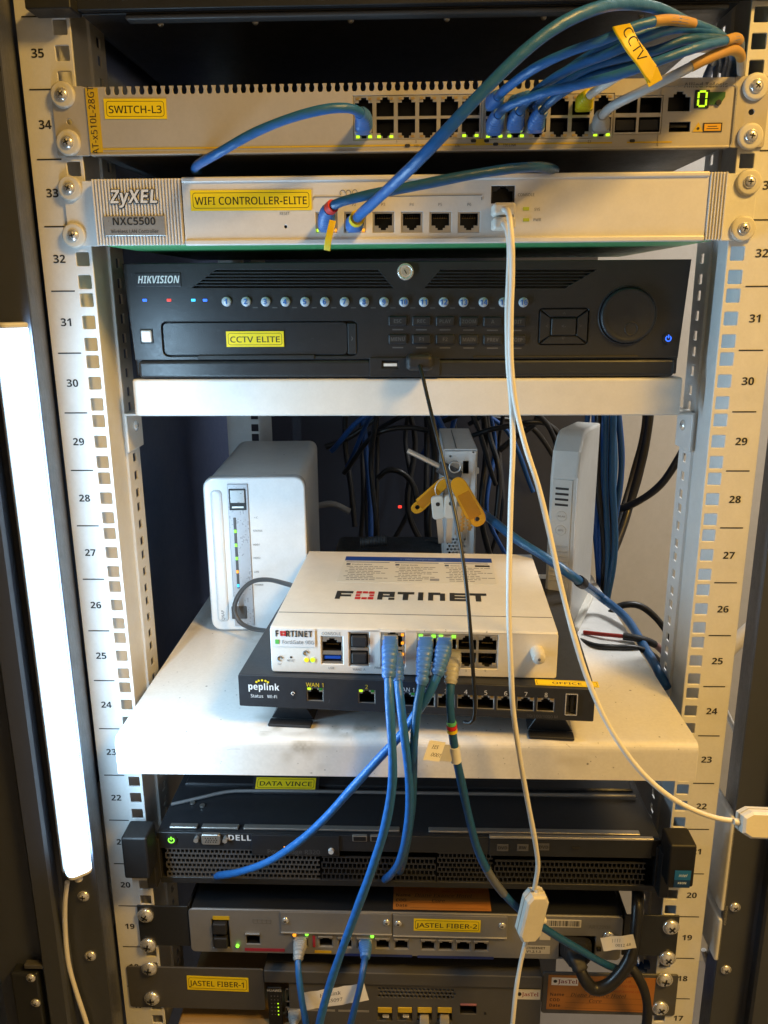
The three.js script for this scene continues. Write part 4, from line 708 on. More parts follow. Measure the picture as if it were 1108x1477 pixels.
    for (const p of [[-0.1005, 0.0112], [-0.0807, 0.0162]]) part('mark', new THREE.TorusGeometry(0.0017, 0.0005, 6, 18, 5), M.inkGrey, o, [p[0], p[1], 0.0002]);
    const rp = [-0.0919, 0.0125]; part('reset_hole', new THREE.ShapeGeometry(ringShape(0, 0, 0.0009)), M.dark, o, [rp[0], rp[1], 0.0003]);
    const nb = [0.0923, 0.0218], n = part('antenna_cap', join([new THREE.LatheGeometry([[0.0001, 0.0145], [0.0036, 0.0140], [0.0048, 0.0118], [0.0052, 0.0020], [0.0050, 0]].map((p) => new THREE.Vector2(...p)), 22).rotateX(Math.PI / 2)]), M.ivory, o, [nb[0], nb[1], 0]); part('cap_dimple', new THREE.ShapeGeometry(ringShape(0, 0, 0.0011)), M.inkGrey, n, [nb[0], nb[1] + 0.0002, 0.0146]);
  }
  { // lid lettering and instruction sheet
    const a = [-0.0661, -0.0628], e = [0.0656, -0.0589], z0 = (a[1] + e[1]) / 2, L = e[0] - a[0], hgt = 0.0185;
    const gl = [], y = H + 0.0002, R = (x0, x1, v0, v1, arr) => arr.push(mv(new THREE.PlaneGeometry(x1 - x0, v1 - v0), (x0 + x1) / 2, (v0 + v1) / 2, 0)), st = hgt * 0.30, blackL = [], redL = [], u = L / 8.35, lw = u * 0.88;
    const at = (i) => a[0] + i * u * 1.045; let x;
    x = at(0); R(x, x + lw * 0.30, 0, hgt, blackL); R(x + lw * 0.30, x + lw, hgt - st, hgt, blackL); R(x + lw * 0.30, x + lw * 0.92, hgt * 0.32, hgt * 0.32 + st * 0.85, blackL);
    x = at(1); for (const [p, q, r, t] of [[0, 0.30, 0.70, 1], [0, 0.30, 0, 0.30], [0, 0.25, 0.38, 0.62], [0.36, 0.64, 0.74, 1], [0.36, 0.64, 0, 0.26], [0.70, 1, 0.70, 1], [0.70, 1, 0, 0.30], [0.75, 1, 0.38, 0.62]]) R(x + lw * p * 1.1, x + lw * q * 1.1, hgt * r, hgt * t, redL);
    x = at(2.12); R(x, x + lw * 0.30, 0, hgt, blackL); R(x + lw * 0.30, x + lw, hgt - st, hgt, blackL); R(x + lw * 0.70, x + lw, hgt * 0.34, hgt - st, blackL); R(x + lw * 0.30, x + lw * 0.70, hgt * 0.34, hgt * 0.34 + st * 0.7, blackL); R(x + lw * 0.66, x + lw * 1.02, 0, hgt * 0.26, blackL);
    x = at(3.1); R(x, x + lw, hgt - st, hgt, blackL); R(x + lw * 0.34, x + lw * 0.66, 0, hgt - st, blackL);
    x = at(4.1); R(x + lw * 0.05, x + lw * 0.36, 0, hgt, blackL);
    x = at(4.65); R(x, x + lw * 0.30, 0, hgt, blackL); R(x + lw * 0.30, x + lw * 0.72, hgt - st, hgt, blackL); R(x + lw * 0.70, x + lw, 0, hgt * 0.9, blackL);
    x = at(5.72); R(x, x + lw * 0.30, 0, hgt, blackL); for (const v of [0, 0.36, 0.72]) R(x + lw * 0.30, x + lw, hgt * v, hgt * v + st * 0.85, blackL);
    x = at(6.72); R(x, x + lw, hgt - st, hgt, blackL); R(x + lw * 0.34, x + lw * 0.66, 0, hgt - st, blackL);
    part('lid_lettering', join(blackL).rotateX(-Math.PI / 2), M.ink, o, [0, y, z0]); part('red_letter', join(redL).rotateX(-Math.PI / 2), M.red, o, [0, y, z0]);
    const c0 = [-0.0695, -0.1724], c1 = [0.0686, -0.1648], c2 = [-0.0686, -0.101], sh = canvas(1024, 360, (x, w, h) => { x.fillStyle = '#d8d6cf'; x.fillRect(0, 0, w, h); x.fillStyle = '#23479c'; x.fillRect(4, 6, w - 8, 62); x.fillStyle = '#9fb2dc'; x.font = '26px sans-serif'; x.textAlign = 'center'; x.fillText('1 - DNS Configuration', w / 2, 46);
      x.strokeStyle = '#a9a7a0'; x.lineWidth = 2; for (let i = 0; i < 3; i++) { const a = 18 + i * 336; x.fillStyle = '#30457c'; x.fillRect(a, 84, 300, 8); x.fillStyle = '#1f2a4a'; x.fillRect(a + 6, 108, 28, 22); x.fillStyle = '#3c3c40'; x.font = 'bold 20px sans-serif'; x.textAlign = 'left'; x.fillText(['Product Name', 'Setup Guide', 'Online Help'][i], a + 44, 128); x.font = '15px sans-serif'; x.fillStyle = '#5d5d62'; for (let j = 0; j < 9; j++) { let q = a + 14 + (j % 3 === 0 ? 0 : 22); while (q < a + 240 + 50 * Math.sin(j * 2 + i)) { const l = 12 + ((j * 37 + i * 11 + q | 0) % 34); x.fillRect(q, 148 + j * 22, l, 7); q += l + 7; } } } x.fillStyle = '#17171a'; x.fillRect(900, 108, 100, 24); x.fillStyle = '#8c8c90'; x.fillRect(600, 300, 60, 30); });
    const sw = c1[0] - c0[0], sd = c2[1] - c0[1]; const g = new THREE.BoxGeometry(sw, 0.0003, sd), uv = g.attributes.uv, nn = g.attributes.normal; for (let i = 0; i < uv.count; i++) if (nn.getY(i) < 0.5) uv.setXY(i, 0.01, 0.01); g.keepUV = true;
    part('instruction_sheet', g, paper(sh, 0.4), o, [(c0[0] + c1[0]) / 2, H + 0.0003, (c0[1] + c2[1]) / 2]);
  }
}

// ---------- black 1U server ----------
{
  const Z = 0.006, yb = 0.8765, yt = 0.9275, yc = (yb + yt) / 2, h = yt - yb, x0 = -0.2145, x1 = 0.2165, o = thing('server', 'black one-unit server with perforated front and latch handles', 'server', [0, yb, 0]);
  part('chassis', join([mv(rbox(x1 - x0, 0.0016, 0.5, 0.0006), (x0 + x1) / 2, yt - 0.0014, Z - 0.2520), mv(rbox(x1 - x0, 0.0016, 0.5, 0.0006), (x0 + x1) / 2, yb + 0.0010, Z - 0.2520), mv(box(0.0016, h - 0.005, 0.5), x0 + 0.001, yc, Z - 0.2520), mv(box(0.0016, h - 0.005, 0.5), x1 - 0.001, yc, Z - 0.2520), mv(box(x1 - x0 - 0.004, h - 0.005, 0.002), (x0 + x1) / 2, yc, Z - 0.06)]), M.blackMetal, o);
  { // raised top cover with a slanting front shoulder
    const g = plate(poly([[x0 + 0.006, 0.062], [x0 + 0.006, 0.30], [x1 - 0.006, 0.30], [x1 - 0.006, 0.062], [-0.10 + 0.0, 0.062], [-0.125, 0.062]]), 0.0035, 0, 0.0012).rotateX(-Math.PI / 2); part('top_cover', g, M.blackMetal, o, [0, yt + 0.0018, 0]);
    const e = spline([[x0 + 0.002, yt + 0.0012, -0.030], [-0.19, yt + 0.0014, -0.040], [-0.165, yt + 0.0018, -0.050], [-0.145, yt + 0.0020, -0.0515], [0.0, yt + 0.0022, -0.0515], [0.21, yt + 0.0022, -0.0515]]); part('cover_ridge', sweep(e, 0, e.getLength(), () => [0.0016, 0.0016], 0.01, 8), M.grey, o);
    part('front_ridge', join([mv(rbox(0.024, 0.0022, 0.006, 0.0008), x0 + 0.022, yt + 0.0010, Z - 0.006), mv(rbox(0.032, 0.0022, 0.006, 0.0008), x0 + 0.054, yt + 0.0010, Z - 0.006), mv(rbox(0.135, 0.0022, 0.006, 0.0008), x0 + 0.142, yt + 0.0010, Z - 0.006), mv(rbox(0.18, 0.0022, 0.006, 0.0008), 0.110, yt + 0.0010, Z - 0.006)]), M.tin, o);
    part('cover_recess', mv(rbox(0.05, 0.0010, 0.026, 0.010), -0.180, yt + 0.0040, -0.088), M.dark, o);
    for (const [x, z] of [[-0.194, -0.034], [-0.184, -0.030]]) part('cover_screw', cyl(0.0024, 0.0024, 0.0012, 14), M.tin, o, [x, yt + 0.0006, z]);
    const t = [-0.1071, 0.9255, 0.0526, 0.0097]; const q = sticker('label_tape', 0.056, 0.0115, tape('DATA VINCE', 384, 0.22), o, [0, 0, 0]); q.rotation.x = -1.05; q.position.set(-0.112, yt + 0.0062 - yb, -0.0575);
    part('label_carrier', mv(rbox(0.062, 0.0016, 0.02, 0.0006).rotateX(0.52), -0.112, yt + 0.0047, -0.0590), M.blackMetal, o);
  }
  // perforated front: a staggered lattice of bars
  const vents = (a, b, y0, y1, nx, ny) => { const l = [], ry = (y1 - y0) / ny, rx = (b - a) / nx; for (let j = 0; j <= ny; j++) l.push(mv(box(b - a, ry * 0.26, 0.0012), (a + b) / 2, y0 + j * ry, 0)); for (let j = 0; j < ny; j++) for (let i = 0; i <= nx; i++) { const x = a + (i + (j % 2) * 0.5) * rx; if (x < b) l.push(mv(box(rx * 0.28, ry, 0.0012), x, y0 + (j + 0.5) * ry, -0.0001)); } return join(l).translate(0, 0, Z + 0.0010); };
  const y0 = [-0.2159, 0.8827, 0.006][1], y1 = [-0.2137, 0.9112, 0.006][1], ym = [-0.0147, 0.9053, 0.006][1];
  part('vent_mesh', vents(-0.208, -0.074, y0, y1, 36, 6), M.greyDark, o, [0, 0, 0], 'perforated grille left of the name bar');
  part('vent_mesh', vents(-0.072, 0.026, y0, ym, 26, 4), M.blackMetal, o, [0, 0, 0], 'grille below the name bar');
  part('vent_mesh', vents(0.028, 0.075, y0, y1 + 0.0, 13, 6), M.blackMetal, o);
  part('vent_mesh', vents(0.077, 0.205, y0, ym - 0.001, 34, 4), M.blackMetal, o);
  part('front_rim', join([mv(rbox(x1 - x0, yt - y1, 0.004, 0.0008), (x0 + x1) / 2, (yt + y1) / 2 + 0.0003, Z), mv(rbox(x1 - x0, y0 - yb, 0.004, 0.0008), (x0 + x1) / 2, (y0 + yb) / 2 - 0.0003, Z)]), M.black, o);
  { const n = [-0.0943, 0.9175, 0.0759, 0.02], b = part('name_bar', mv(rbox(n[2], n[3], 0.003, 0.0006), n[0], n[1], Z + 0.0020), M.black, o), p = [-0.0958, 0.9095, 0.009]; print('PowerEdge R320', 0.0044, M.inkDim, b, [p[0], p[1], Z + 0.0037]);
    part('release_knob', cylZ(0.0022, 0.0026, 0.003, 16), M.silver, b, [[-0.0634, 0.9136, 0.009][0], [-0.0634, 0.9136, 0.009][1], Z + 0.0045]); part('fault_light', new THREE.ShapeGeometry(ringShape(0, 0, 0.0006)), LED.amber, b, [p[0] - 0.008, p[1] + 0.0070, Z + 0.0037]); }
  { const d = [0.1402, 0.9196, 0.1376, 0.0179], b = part('disc_drive', mv(rbox(d[2], d[3], 0.003, 0.0006), d[0], d[1], Z + 0.0018), M.black, o); part('drive_lip', mv(rbox(d[2], 0.0022, 0.004, 0.0006), d[0], d[1] + d[3] / 2 + 0.0010, Z + 0.0024), M.tin, b);
    for (const [p, t] of [[[0.0829, 0.9192, 0.009], 'DVD'], [[0.0999, 0.9196, 0.009], 'RW'], [[0.1174, 0.9206, 0.009], 'DVD']]) { part('disc_logo', mv(rbox(0.0095, 0.0066, 0.0004, 0.0001), p[0], p[1], Z + 0.0035), M.inkDim, b); print(t, 0.0030, M.black, b, [p[0], p[1] - 0.0014, Z + 0.0039], { font: bold }); } part('eject_button', mv(rbox(0.007, 0.0022, 0.001, 0.0003), ...[0.1442, 0.9197, 0.0098]), M.blackMatt, b); }
  const pw = [-0.2014, 0.9213, 0.008], pb = part('power_button', cylZ(0.0046, 0.0050, 0.002, 22), M.blackMatt, o, [pw[0], pw[1], Z + 0.0026]); part('power_symbol', join([new THREE.TorusGeometry(0.0024, 0.0005, 6, 22, 5.2).rotateZ(Math.PI / 2 + 0.54), mv(box(0.0009, 0.003, 0.0006), 0, 0.0018, 0)]), LED.green, pb, [pw[0], pw[1], Z + 0.0038]);
  { const v = [-0.1668, 0.9231, 0.0259, 0.0099], s = roundRect(v[0], v[1], v[2] * 0.62, v[3], 0.002), b = part('video_socket', plate(s, 0.004, Z + 0.005, 0.0005), M.tin, o); const pin = []; for (let r = 0; r < 3; r++) for (let c = 0; c < 5; c++) pin.push(mv(box(0.0008, 0.0008, 0.0004), v[0] + (c - 2) * 0.0022 + (r % 2) * 0.0008, v[1] + (r - 1) * 0.0019, Z + 0.0053)); part('pin_holes', join(pin), M.dark, b); for (const k of [-1, 1]) part('socket_post', cylZ(0.0022, 0.0022, 0.005, 6), M.steel, b, [v[0] + k * 0.0125, v[1], Z + 0.004]); }
  print('DELL', 0.0056, M.inkWhite, o, [[-0.1421, 0.9211, 0.009][0], [-0.1421, 0.9211, 0.009][1], Z + 0.0024], { font: bold, sx: 1.15 });
  for (const p of [[-0.0388, 0.9252, 0.009], [-0.0234, 0.9255, 0.009]]) { const u = part('usb_port', mv(rbox(0.0125, 0.0056, 0.003, 0.0005), p[0], p[1], Z + 0.0016), M.tin, o); part('usb_mouth', mv(box(0.0108, 0.0040, 0.0008), p[0], p[1], Z + 0.0030), M.dark, u); }
  for (const k of [-1, 1]) {   // latch handles that stand proud of the rails
    const p = k < 0 ? [-0.2245, 0.9195, 0.0197, 0.0361] : [0.2253, 0.921, 0.0257, 0.0386], q = [p[0], (p[1] + 0.9), p[2], p[3]];
    const L = part('latch_handle', mv(rbox(0.0215, 0.0400, 0.024, 0.002), p[0], p[1] + 0.002, 0.0225), M.dark, o, [0, 0, 0], k < 0 ? 'black left latch handle' : 'black right latch handle with blue badge');
    part('latch_base', join([mv(rbox(0.030, 0.040, 0.008, 0.001), k * 0.2275, yc, 0.006), mv(rbox(0.008, 0.044, 0.02, 0.001), k * 0.2180, yc, 0.010)]), M.blackMatt, L);
    if (k > 0) sticker('blue_badge', 0.0130, 0.0165, canvas(128, 152, (x, w, h) => { x.fillStyle = '#1d6fb0'; x.fillRect(0, 0, w, h); x.fillStyle = '#0d3f73'; x.fillRect(0, h * 0.55, w, h * 0.45); x.fillStyle = '#e8f2fa'; x.font = 'italic 34px sans-serif'; x.textAlign = 'center'; x.fillText('intel', w / 2, 56); x.font = 'bold 26px sans-serif'; x.fillText('XEON', w / 2, 120); }), L, [p[0] + 0.0012, p[1] - 0.0095, 0.0348]);
  }
}
// ---------- grey router with the second fibre label ----------
function card(parent, w, h, at, flat, lines) {
  const t = canvas(512, Math.round(512 * h / w), (x, W, H) => { x.fillStyle = '#a96d2e'; x.fillRect(0, 0, W, H); x.fillStyle = '#8f5a1c'; for (let i = 0; i < 90; i++) { x.globalAlpha = 0.10; x.fillRect(rnd() * W, rnd() * H, 30 + rnd() * 90, 1.5); } x.globalAlpha = 1;
    x.fillStyle = '#f1e9de'; x.fillRect(16, 14, 128, H * 0.22); x.fillStyle = '#20160c'; x.beginPath(); x.arc(34, 14 + H * 0.11, 9, 0, 7); x.fill(); x.fillStyle = '#7a1c12'; x.font = 'bold ' + H * 0.15 + 'px serif'; x.fillText('JasTel', 48, 14 + H * 0.16);
    x.fillStyle = '#8e2a10'; x.font = H * 0.085 + 'px sans-serif'; x.fillText('Jastel Network Co., Ltd.', 220, H * 0.15); x.fillText('Tel 02-100-8533', 300, H * 0.29); x.fillText('jastel, noc@jasmine.com', 260, H * 0.44);
    x.fillStyle = '#3a2008'; x.font = 'bold ' + H * 0.12 + 'px sans-serif'; ['Name', 'COD', 'Date'].forEach((n, i) => x.fillText(n, 12, H * (0.60 + i * 0.16))); x.strokeStyle = '#5a3a12'; x.lineWidth = 1.5; for (let i = 0; i < 3; i++) { x.beginPath(); x.moveTo(90, H * (0.62 + i * 0.16)); x.lineTo(W - 16, H * (0.62 + i * 0.16)); x.stroke(); }
    x.fillStyle = '#2a1a0c'; x.font = 'italic ' + H * 0.14 + 'px serif'; lines.forEach((l, i) => x.fillText(l, 110 + i * 90, H * (0.60 + i * 0.16))); });
  const q = sticker('orange_card', w, h, t, parent, at, 0, 0.6, 'orange paper card with handwriting'); if (flat) q.rotation.x = -Math.PI / 2; return q;
}
{
  const Z = 0.005, yb = 0.8005, yt = 0.8470, yc = (yb + yt) / 2, h = yt - yb, x0 = -0.1935, x1 = 0.1910, o = thing('access_router', 'grey rack router with yellow JASTEL FIBER-2 label between black brackets', 'router', [0, yb, 0]);
  const s = roundRect((x0 + x1) / 2, yc, x1 - x0, h, 0.005), ports = [[-0.1366, 0.8157, 0.0156, 0.0154], [-0.0932, 0.8135, 0.0114, 0.0133], [-0.0711, 0.8144, 0.0146, 0.0139]];
  { const a = [-0.0537, 0.8137, 0.0135, 0.0132], b = [-0.0034, 0.8135, 0.0148, 0.0131]; for (let i = 0; i < 4; i++) { const t = i / 3; ports.push([a[0] + (b[0] - a[0]) * t, a[1] + (b[1] - a[1]) * t, a[2], a[3]]); } const c = [0.0204, 0.8133, 0.0143, 0.0131], d = [0.0675, 0.813, 0.0151, 0.013]; for (let i = 0; i < 4; i++) { const t = i / 3; ports.push([c[0] + (d[0] - c[0]) * t, c[1] + (d[1] - c[1]) * t, c[2], c[3]]); } }
  const jw = 0.0120, jh = 0.0105; for (const p of ports) s.holes.push(hole(p[0], p[1], jw, jh));
  const sf = [-0.1654, 0.821, 0.0151, 0.0304], pi = [0.1524, 0.8143, 0.0312, 0.0231]; s.holes.push(hole(sf[0], sf[1], sf[2], sf[3])); s.holes.push(hole(pi[0], pi[1], pi[2], pi[3]));
  part('front_panel', plate(s, 0.002, Z, 0.0006), M.grey, o);
  part('chassis', join([mv(rbox(x1 - x0 - 0.002, 0.0016, 0.30, 0.0006), 0, yt - 0.0016, Z - 0.1525), mv(rbox(x1 - x0 - 0.002, 0.0016, 0.30, 0.0006), 0, yb + 0.0016, Z - 0.1525), mv(box(0.0016, h - 0.006, 0.30), x0 + 0.003, yc, Z - 0.1525), mv(box(0.0016, h - 0.006, 0.30), x1 - 0.003, yc, Z - 0.1525)]), M.black, o);
  ports.forEach((p, i) => { const q = part('port', socket(jw - 0.0006, jh - 0.0006, 0.012), M.socket, o, [p[0], p[1], Z - 0.0022]); const f = roundRect(0, 0, jw - 0.0001, jh - 0.0001, 0); f.holes.push(jackPath(0, 0, jw - 0.0010, jh - 0.0008, true)); part('liner', plate(f, 0.001, 0, 0.0001), i ? M.tin : M.dark, q, [p[0], p[1], Z - 0.0008]); part('port_hood', mv(rbox(jw + 0.001, 0.0014, 0.0022, 0.0004), p[0], p[1] + jh / 2 + 0.0012, Z + 0.0008), M.tin, q); });
  for (const [p, m] of [[[-0.0988, 0.8228, 0.0055], LED.amber], [[-0.0876, 0.8238, 0.0055], LED.green], [[-0.0293, 0.823, 0.0055], LED.green], [[-0.1506, 0.8095, 0.0055], LED.green]]) part('status_light', cylZ(0.0016, 0.0016, 0.0012, 12), m, o, [p[0], p[1], Z + 0.0016]);
  { const b = part('optical_block', socket(sf[2], sf[3], 0.012), M.dark, o, [sf[0], sf[1], Z - 0.0022]); for (const k of [-1, 1]) part('dust_plug', mv(rbox(sf[2] * 0.82, sf[3] * 0.36, 0.006, 0.0012), sf[0], sf[1] + k * sf[3] * 0.25, Z + 0.001), M.blackMatt, b); part('yellow_mark', mv(box(0.0150, 0.0038, 0.0003), ...[-0.1641, 0.8381, 0.0053]), M.gold_paint, o); }
  part('power_inlet', socket(pi[2], pi[3], 0.014), M.dark, o, [pi[0], pi[1], Z - 0.0022]);
  part('red_mark', mv(box(0.036, 0.0030, 0.0003), ...[-0.1264, 0.8046, 0.0053]), mat(0.35, 0.02, 0.05, 0.5), o); part('red_bar', mv(box(0.0022, 0.0120, 0.0006), ...[-0.0816, 0.8149, 0.0054]), mat(0.35, 0.02, 0.05, 0.5), o);
  part('yellow_mark', mv(box(0.0150, 0.0026, 0.0003), ...[-0.0738, 0.8037, 0.0053]), M.gold_paint, o);
  for (const p of [[-0.0277, 0.8011, 0.0053], [0.045, 0.8007, 0.0053]]) part('blue_mark', mv(box(0.068, 0.0024, 0.0003), p[0], p[1], p[2]), mat(0.015, 0.03, 0.16, 0.5), o);
  for (const [a] of [[[-0.0614, 0.836, 0.0988, 0.0212]], [[0.0396, 0.8351, 0.1005, 0.0218]]]) {   // two blank slot covers
    const c = part('slot_cover', mv(rbox(a[2], a[3], 0.0014, 0.0005), a[0], a[1], Z + 0.0008), M.grey, o); for (const k of [-1, 1]) screw(c, [a[0] + k * (a[2] / 2 - 0.0045), a[1] + 0.002, Z + 0.0014], 0.75);
    part('cover_foil', mv(rbox(a[2], 0.0012, 0.0026, 0.0004), a[0], a[1] - a[3] / 2 - 0.0004, Z + 0.001), M.steel, c);
  }
  { const t = [0.037, 0.8362, 0.0588, 0.0126]; sticker('label_tape', t[2], t[3], tape('JASTEL FIBER-2', 512, 0.2), o, [t[0], t[1], Z + 0.0018], -0.01);
    const b = [0.1355, 0.8394, 0.0379, 0.0078]; sticker('barcode_label', b[2], b[3], canvas(256, 48, (x, w, h) => { x.fillStyle = '#d9d5cc'; x.fillRect(0, 0, w, h); x.fillStyle = '#222'; for (let q = 8; q < w - 8;) { const l = 1 + rnd() * 4; x.fillRect(q, 6, l, h - 12); q += l + 1 + rnd() * 4; } }), o, [b[0], b[1], Z + 0.0003]);
    const c = [0.1173, 0.8109, 0.0224, 0.0084]; sticker('small_label', c[2], c[3], canvas(128, 48, (x, w, h) => { x.fillStyle = '#b9b7b2'; x.fillRect(0, 0, w, h); x.fillStyle = '#1c1c1c'; x.font = 'bold 20px sans-serif'; x.fillText('ETHERNET', 6, 20); x.fillText('V1.2.1.3', 10, 42); }), o, [c[0], c[1], Z + 0.0003]);
    const d = [0.1236, 0.8263, 0.0095, 0.0094]; sticker('small_label', d[2], d[3], canvas(64, 64, (x, w, h) => { x.fillStyle = '#cfcabf'; x.fillRect(0, 0, w, h); }), o, [d[0], d[1], Z + 0.0003]);
    print('AR1220E', 0.0036, M.inkGrey, o, [[0.1708, 0.8344, 0.0054][0], [0.1708, 0.8344, 0.0054][1], Z + 0.0003]); part('rocker', mv(rbox(0.0040, 0.0040, 0.002, 0.0006), ...[0.1713, 0.8138, 0.0062]), M.dark, o); screw(o, [[0.179, 0.8278, 0.006][0], [0.179, 0.8278, 0.006][1], Z + 0.0006], 1.1);
    const e = roundRect(0, 0, 0.0165, 0.0044, 0.0004); for (let i = 0; i < 4; i++) e.holes.push(hole(-0.006 + i * 0.0040, 0, 0.0034, 0.0036, 0.0003)); part('lamp_legend', plate(e, 0.0003, 0.0002, 0), M.inkGrey, o, [[-0.1275, 0.8354, 0.0054][0], [-0.1275, 0.8354, 0.0054][1], Z + 0.0002]);
    const cd = [0.0327, 0.8462, -0.0144]; card(o, 0.087, 0.040, [cd[0], yt - 0.0004, -0.0195], true, ['Diane Exance Hotel', 'Core']); }
  for (const k of [-1, 1]) {   // black side brackets on the rails
    const bx = k < 0 ? [-0.2405, -0.1945] : [0.1925, 0.2405], b = part('side_bracket', join([mv(rbox(bx[1] - bx[0], 0.0430, 0.0018, 0.0008), (bx[0] + bx[1]) / 2, 0.8255, 0.0016), mv(box(0.0016, 0.040, 0.06), k * 0.1945, 0.8255, -0.03)]), M.black, o);
    for (const p of k < 0 ? [[-0.233, 0.8374, 0.003], [-0.2332, 0.805, 0.003]] : [[0.2334, 0.8359, 0.003], [0.2332, 0.8026, 0.003]]) screw(o, [p[0], p[1], 0.0026], 1.75);
  }
}
// ---------- dark fibre switch at the bottom edge ----------
{
  const Z = 0.002, yb = 0.7150, yt = 0.7800, x0 = -0.1290, x1 = 0.1240, o = thing('fibre_switch', 'dark grey fibre switch at the bottom with yellow JASTEL FIBER-1 label on its bracket', 'network switch', [0, 0.7000, 0]);
  const fy = [-0.0155, 0.7667, 0.002][1];
  part('upper_lip', mv(rbox(x1 - x0, yt - fy, 0.012, 0.0012), (x0 + x1) / 2, (yt + fy) / 2, Z - 0.004), M.greyDark, o);
  const s = poly([[x0 + 0.022, 0.700], [x1, 0.700], [x1, fy], [x0 + 0.022, fy]]), h0 = [-0.0238, 0.7611, 0.002], cage = [];
  for (let r = 0; r < 3; r++) for (let c = 0; c < 19; c++) s.holes.push(ring(h0[0] + c * 0.0037 + (r % 2) * 0.0018, h0[1] - r * 0.0041, 0.00145));
  for (const p of [[[-0.0188, 0.736, 0.0153, 0.0122]], [[-0.0003, 0.7366, 0.0154, 0.0123]], [[0.0179, 0.7371, 0.0147, 0.0122]], [[0.0363, 0.7376, 0.0148, 0.0122]]]) { const c = p[0]; cage.push(c); s.holes.push(hole(c[0], c[1] - 0.004, 0.0138, 0.0150)); }
  const sp = [0.0579, 0.7402, 0.0148, 0.0114]; s.holes.push(hole(sp[0], sp[1], sp[2], sp[3]));
  const up = [-0.0928, 0.7505, 0.0342, 0.0132], lo = [-0.0712, 0.7329, 0.0789, 0.0104]; s.holes.push(hole(up[0] + 0.012, up[1], up[2] + 0.024, up[3])); s.holes.push(hole(lo[0], lo[1] - 0.002, lo[2], lo[3]));
  part('front_panel', plate(s, 0.0016, Z, 0.0003), M.greyDark, o);
  part('inner_wall', mv(box(x1 - x0, 0.075, 0.001), (x0 + x1) / 2, 0.735, Z - 0.07), M.greyDark, o);
  part('top_sheet', mv(rbox(x1 - x0, 0.0016, 0.26, 0.0006), (x0 + x1) / 2, yt - 0.0012, Z - 0.14), M.greyDark, o);
  for (const c of cage) { const m = part('fibre_cage', socket(0.0136, 0.0148, 0.014), M.tin, o, [c[0], c[1] - 0.004, Z - 0.0018]); part('cage_flap', mv(rbox(0.0130, 0.0062, 0.003, 0.0006), c[0], c[1] + 0.0010, Z - 0.001), M.gold_paint, m); part('bail', mv(rbox(0.0060, 0.0014, 0.0030, 0.0005), c[0] + 0.001, c[1] - 0.0060, Z), M.chrome, m); }
  for (let i = 0; i < 5; i++) { const x = lo[0] - lo[2] / 2 + (i + 0.5) * lo[2] / 5; const m = part('port', socket(lo[2] / 5 - 0.002, lo[3] - 0.001, 0.012), M.socket, o, [x, lo[1] - 0.002, Z - 0.0018]); part('port_hood', mv(box(lo[2] / 5 - 0.003, 0.0022, 0.002), x, lo[1] + lo[3] / 2 - 0.003, Z - 0.0008), M.tin, m); }
  part('port', socket(sp[2], sp[3], 0.012), M.socket, o, [sp[0], sp[1], Z - 0.0018]); part('port_hood', mv(rbox(sp[2], 0.0014, 0.002, 0.0003), sp[0], sp[1] + sp[3] / 2, Z + 0.0004), mat(0.3, 0.12, 0.14, 0.4), o);
  part('hole', mv(cylZ(0.0012, 0.0012, 0.0006, 12), ...[0.0735, 0.736, 0.0024]), M.dark, o);
  { const lp = [-0.1202, 0.7423, 0.0129, 0.0464], b = part('light_panel', mv(rbox(lp[2], 0.046, 0.003, 0.0008), lp[0], 0.737, Z - 0.0006), M.dark, o); print('HUAWEI', 0.0026, M.inkWhite, b, [lp[0], 0.7560, Z + 0.0011]); for (let i = 0; i < 6; i++) for (let j = 0; j < 3; j++) part('light', box(0.0010, 0.0008, 0.0004), j === 2 && i > 1 ? LED.lime : M.inkDim, b, [lp[0] - 0.003 + j * 0.003, 0.7510 - i * 0.0042, Z + 0.0012]); }
  { const l = [0.1119, 0.7587, 0.0217, 0.0111]; sticker('maker_label', l[2], l[3], canvas(192, 84, (x, w, h) => { x.fillStyle = '#d9d3c6'; x.fillRect(0, 0, w, h); x.fillStyle = '#20160c'; x.beginPath(); x.arc(26, 40, 16, 0, 7); x.fill(); x.fillStyle = '#8a2015'; x.font = 'bold 44px serif'; x.fillText('JasTel', 46, 56); }), o, [l[0], l[1], Z + 0.0003]); }
  { const p = [0.016, 0.7838, 0.002], a = part('bracket', plate(roundRect(-0.1930, 0.7560, 0.1270, 0.0465, 0.003), 0.0018, 0.0016, 0.0005), M.greyDark, o, [0, 0, 0], 'dark left bracket with yellow label'); const t = [-0.1724, 0.7624, 0.0569, 0.0156]; sticker('label_tape', t[2], t[3], tape('JASTEL FIBER-1', 512, 0.22), a, [t[0], t[1], 0.0019], -0.02);
    const b = part('bracket', plate(roundRect(0.1850, 0.7600, 0.1210, 0.0460, 0.003), 0.0018, 0.0016, 0.0005), M.greyDark, o, [0, 0, 0], 'dark right bracket with orange card'), c = [0.177, 0.7608, 0.0958, 0.0383]; card(b, c[2], c[3], [c[0], c[1], 0.0019], false, ['Diane Exance Hotel', 'Core']).rotation.z = -0.015;
    for (const q of [[-0.2348, 0.7781, 0.003], [-0.2349, 0.7443, 0.003], [0.2328, 0.7784, 0.003], [0.2317, 0.7468, 0.003]]) screw(o, [q[0], q[1], 0.0017], 1.75); }
}
{ // cardboard box below
  const o = thing('cardboard_box', 'tan cardboard box top at the bottom edge under the dark bracket', 'box', [-0.165, 0.60, -0.09]);
  part('carton', mv(rbox(0.115, 0.118, 0.22, 0.003), -0.155, 0.659, -0.105), M.wood, o);
  part('lid_flap', mv(rbox(0.117, 0.003, 0.10, 0.001), -0.155, 0.7195, -0.165), M.wood, o);
}

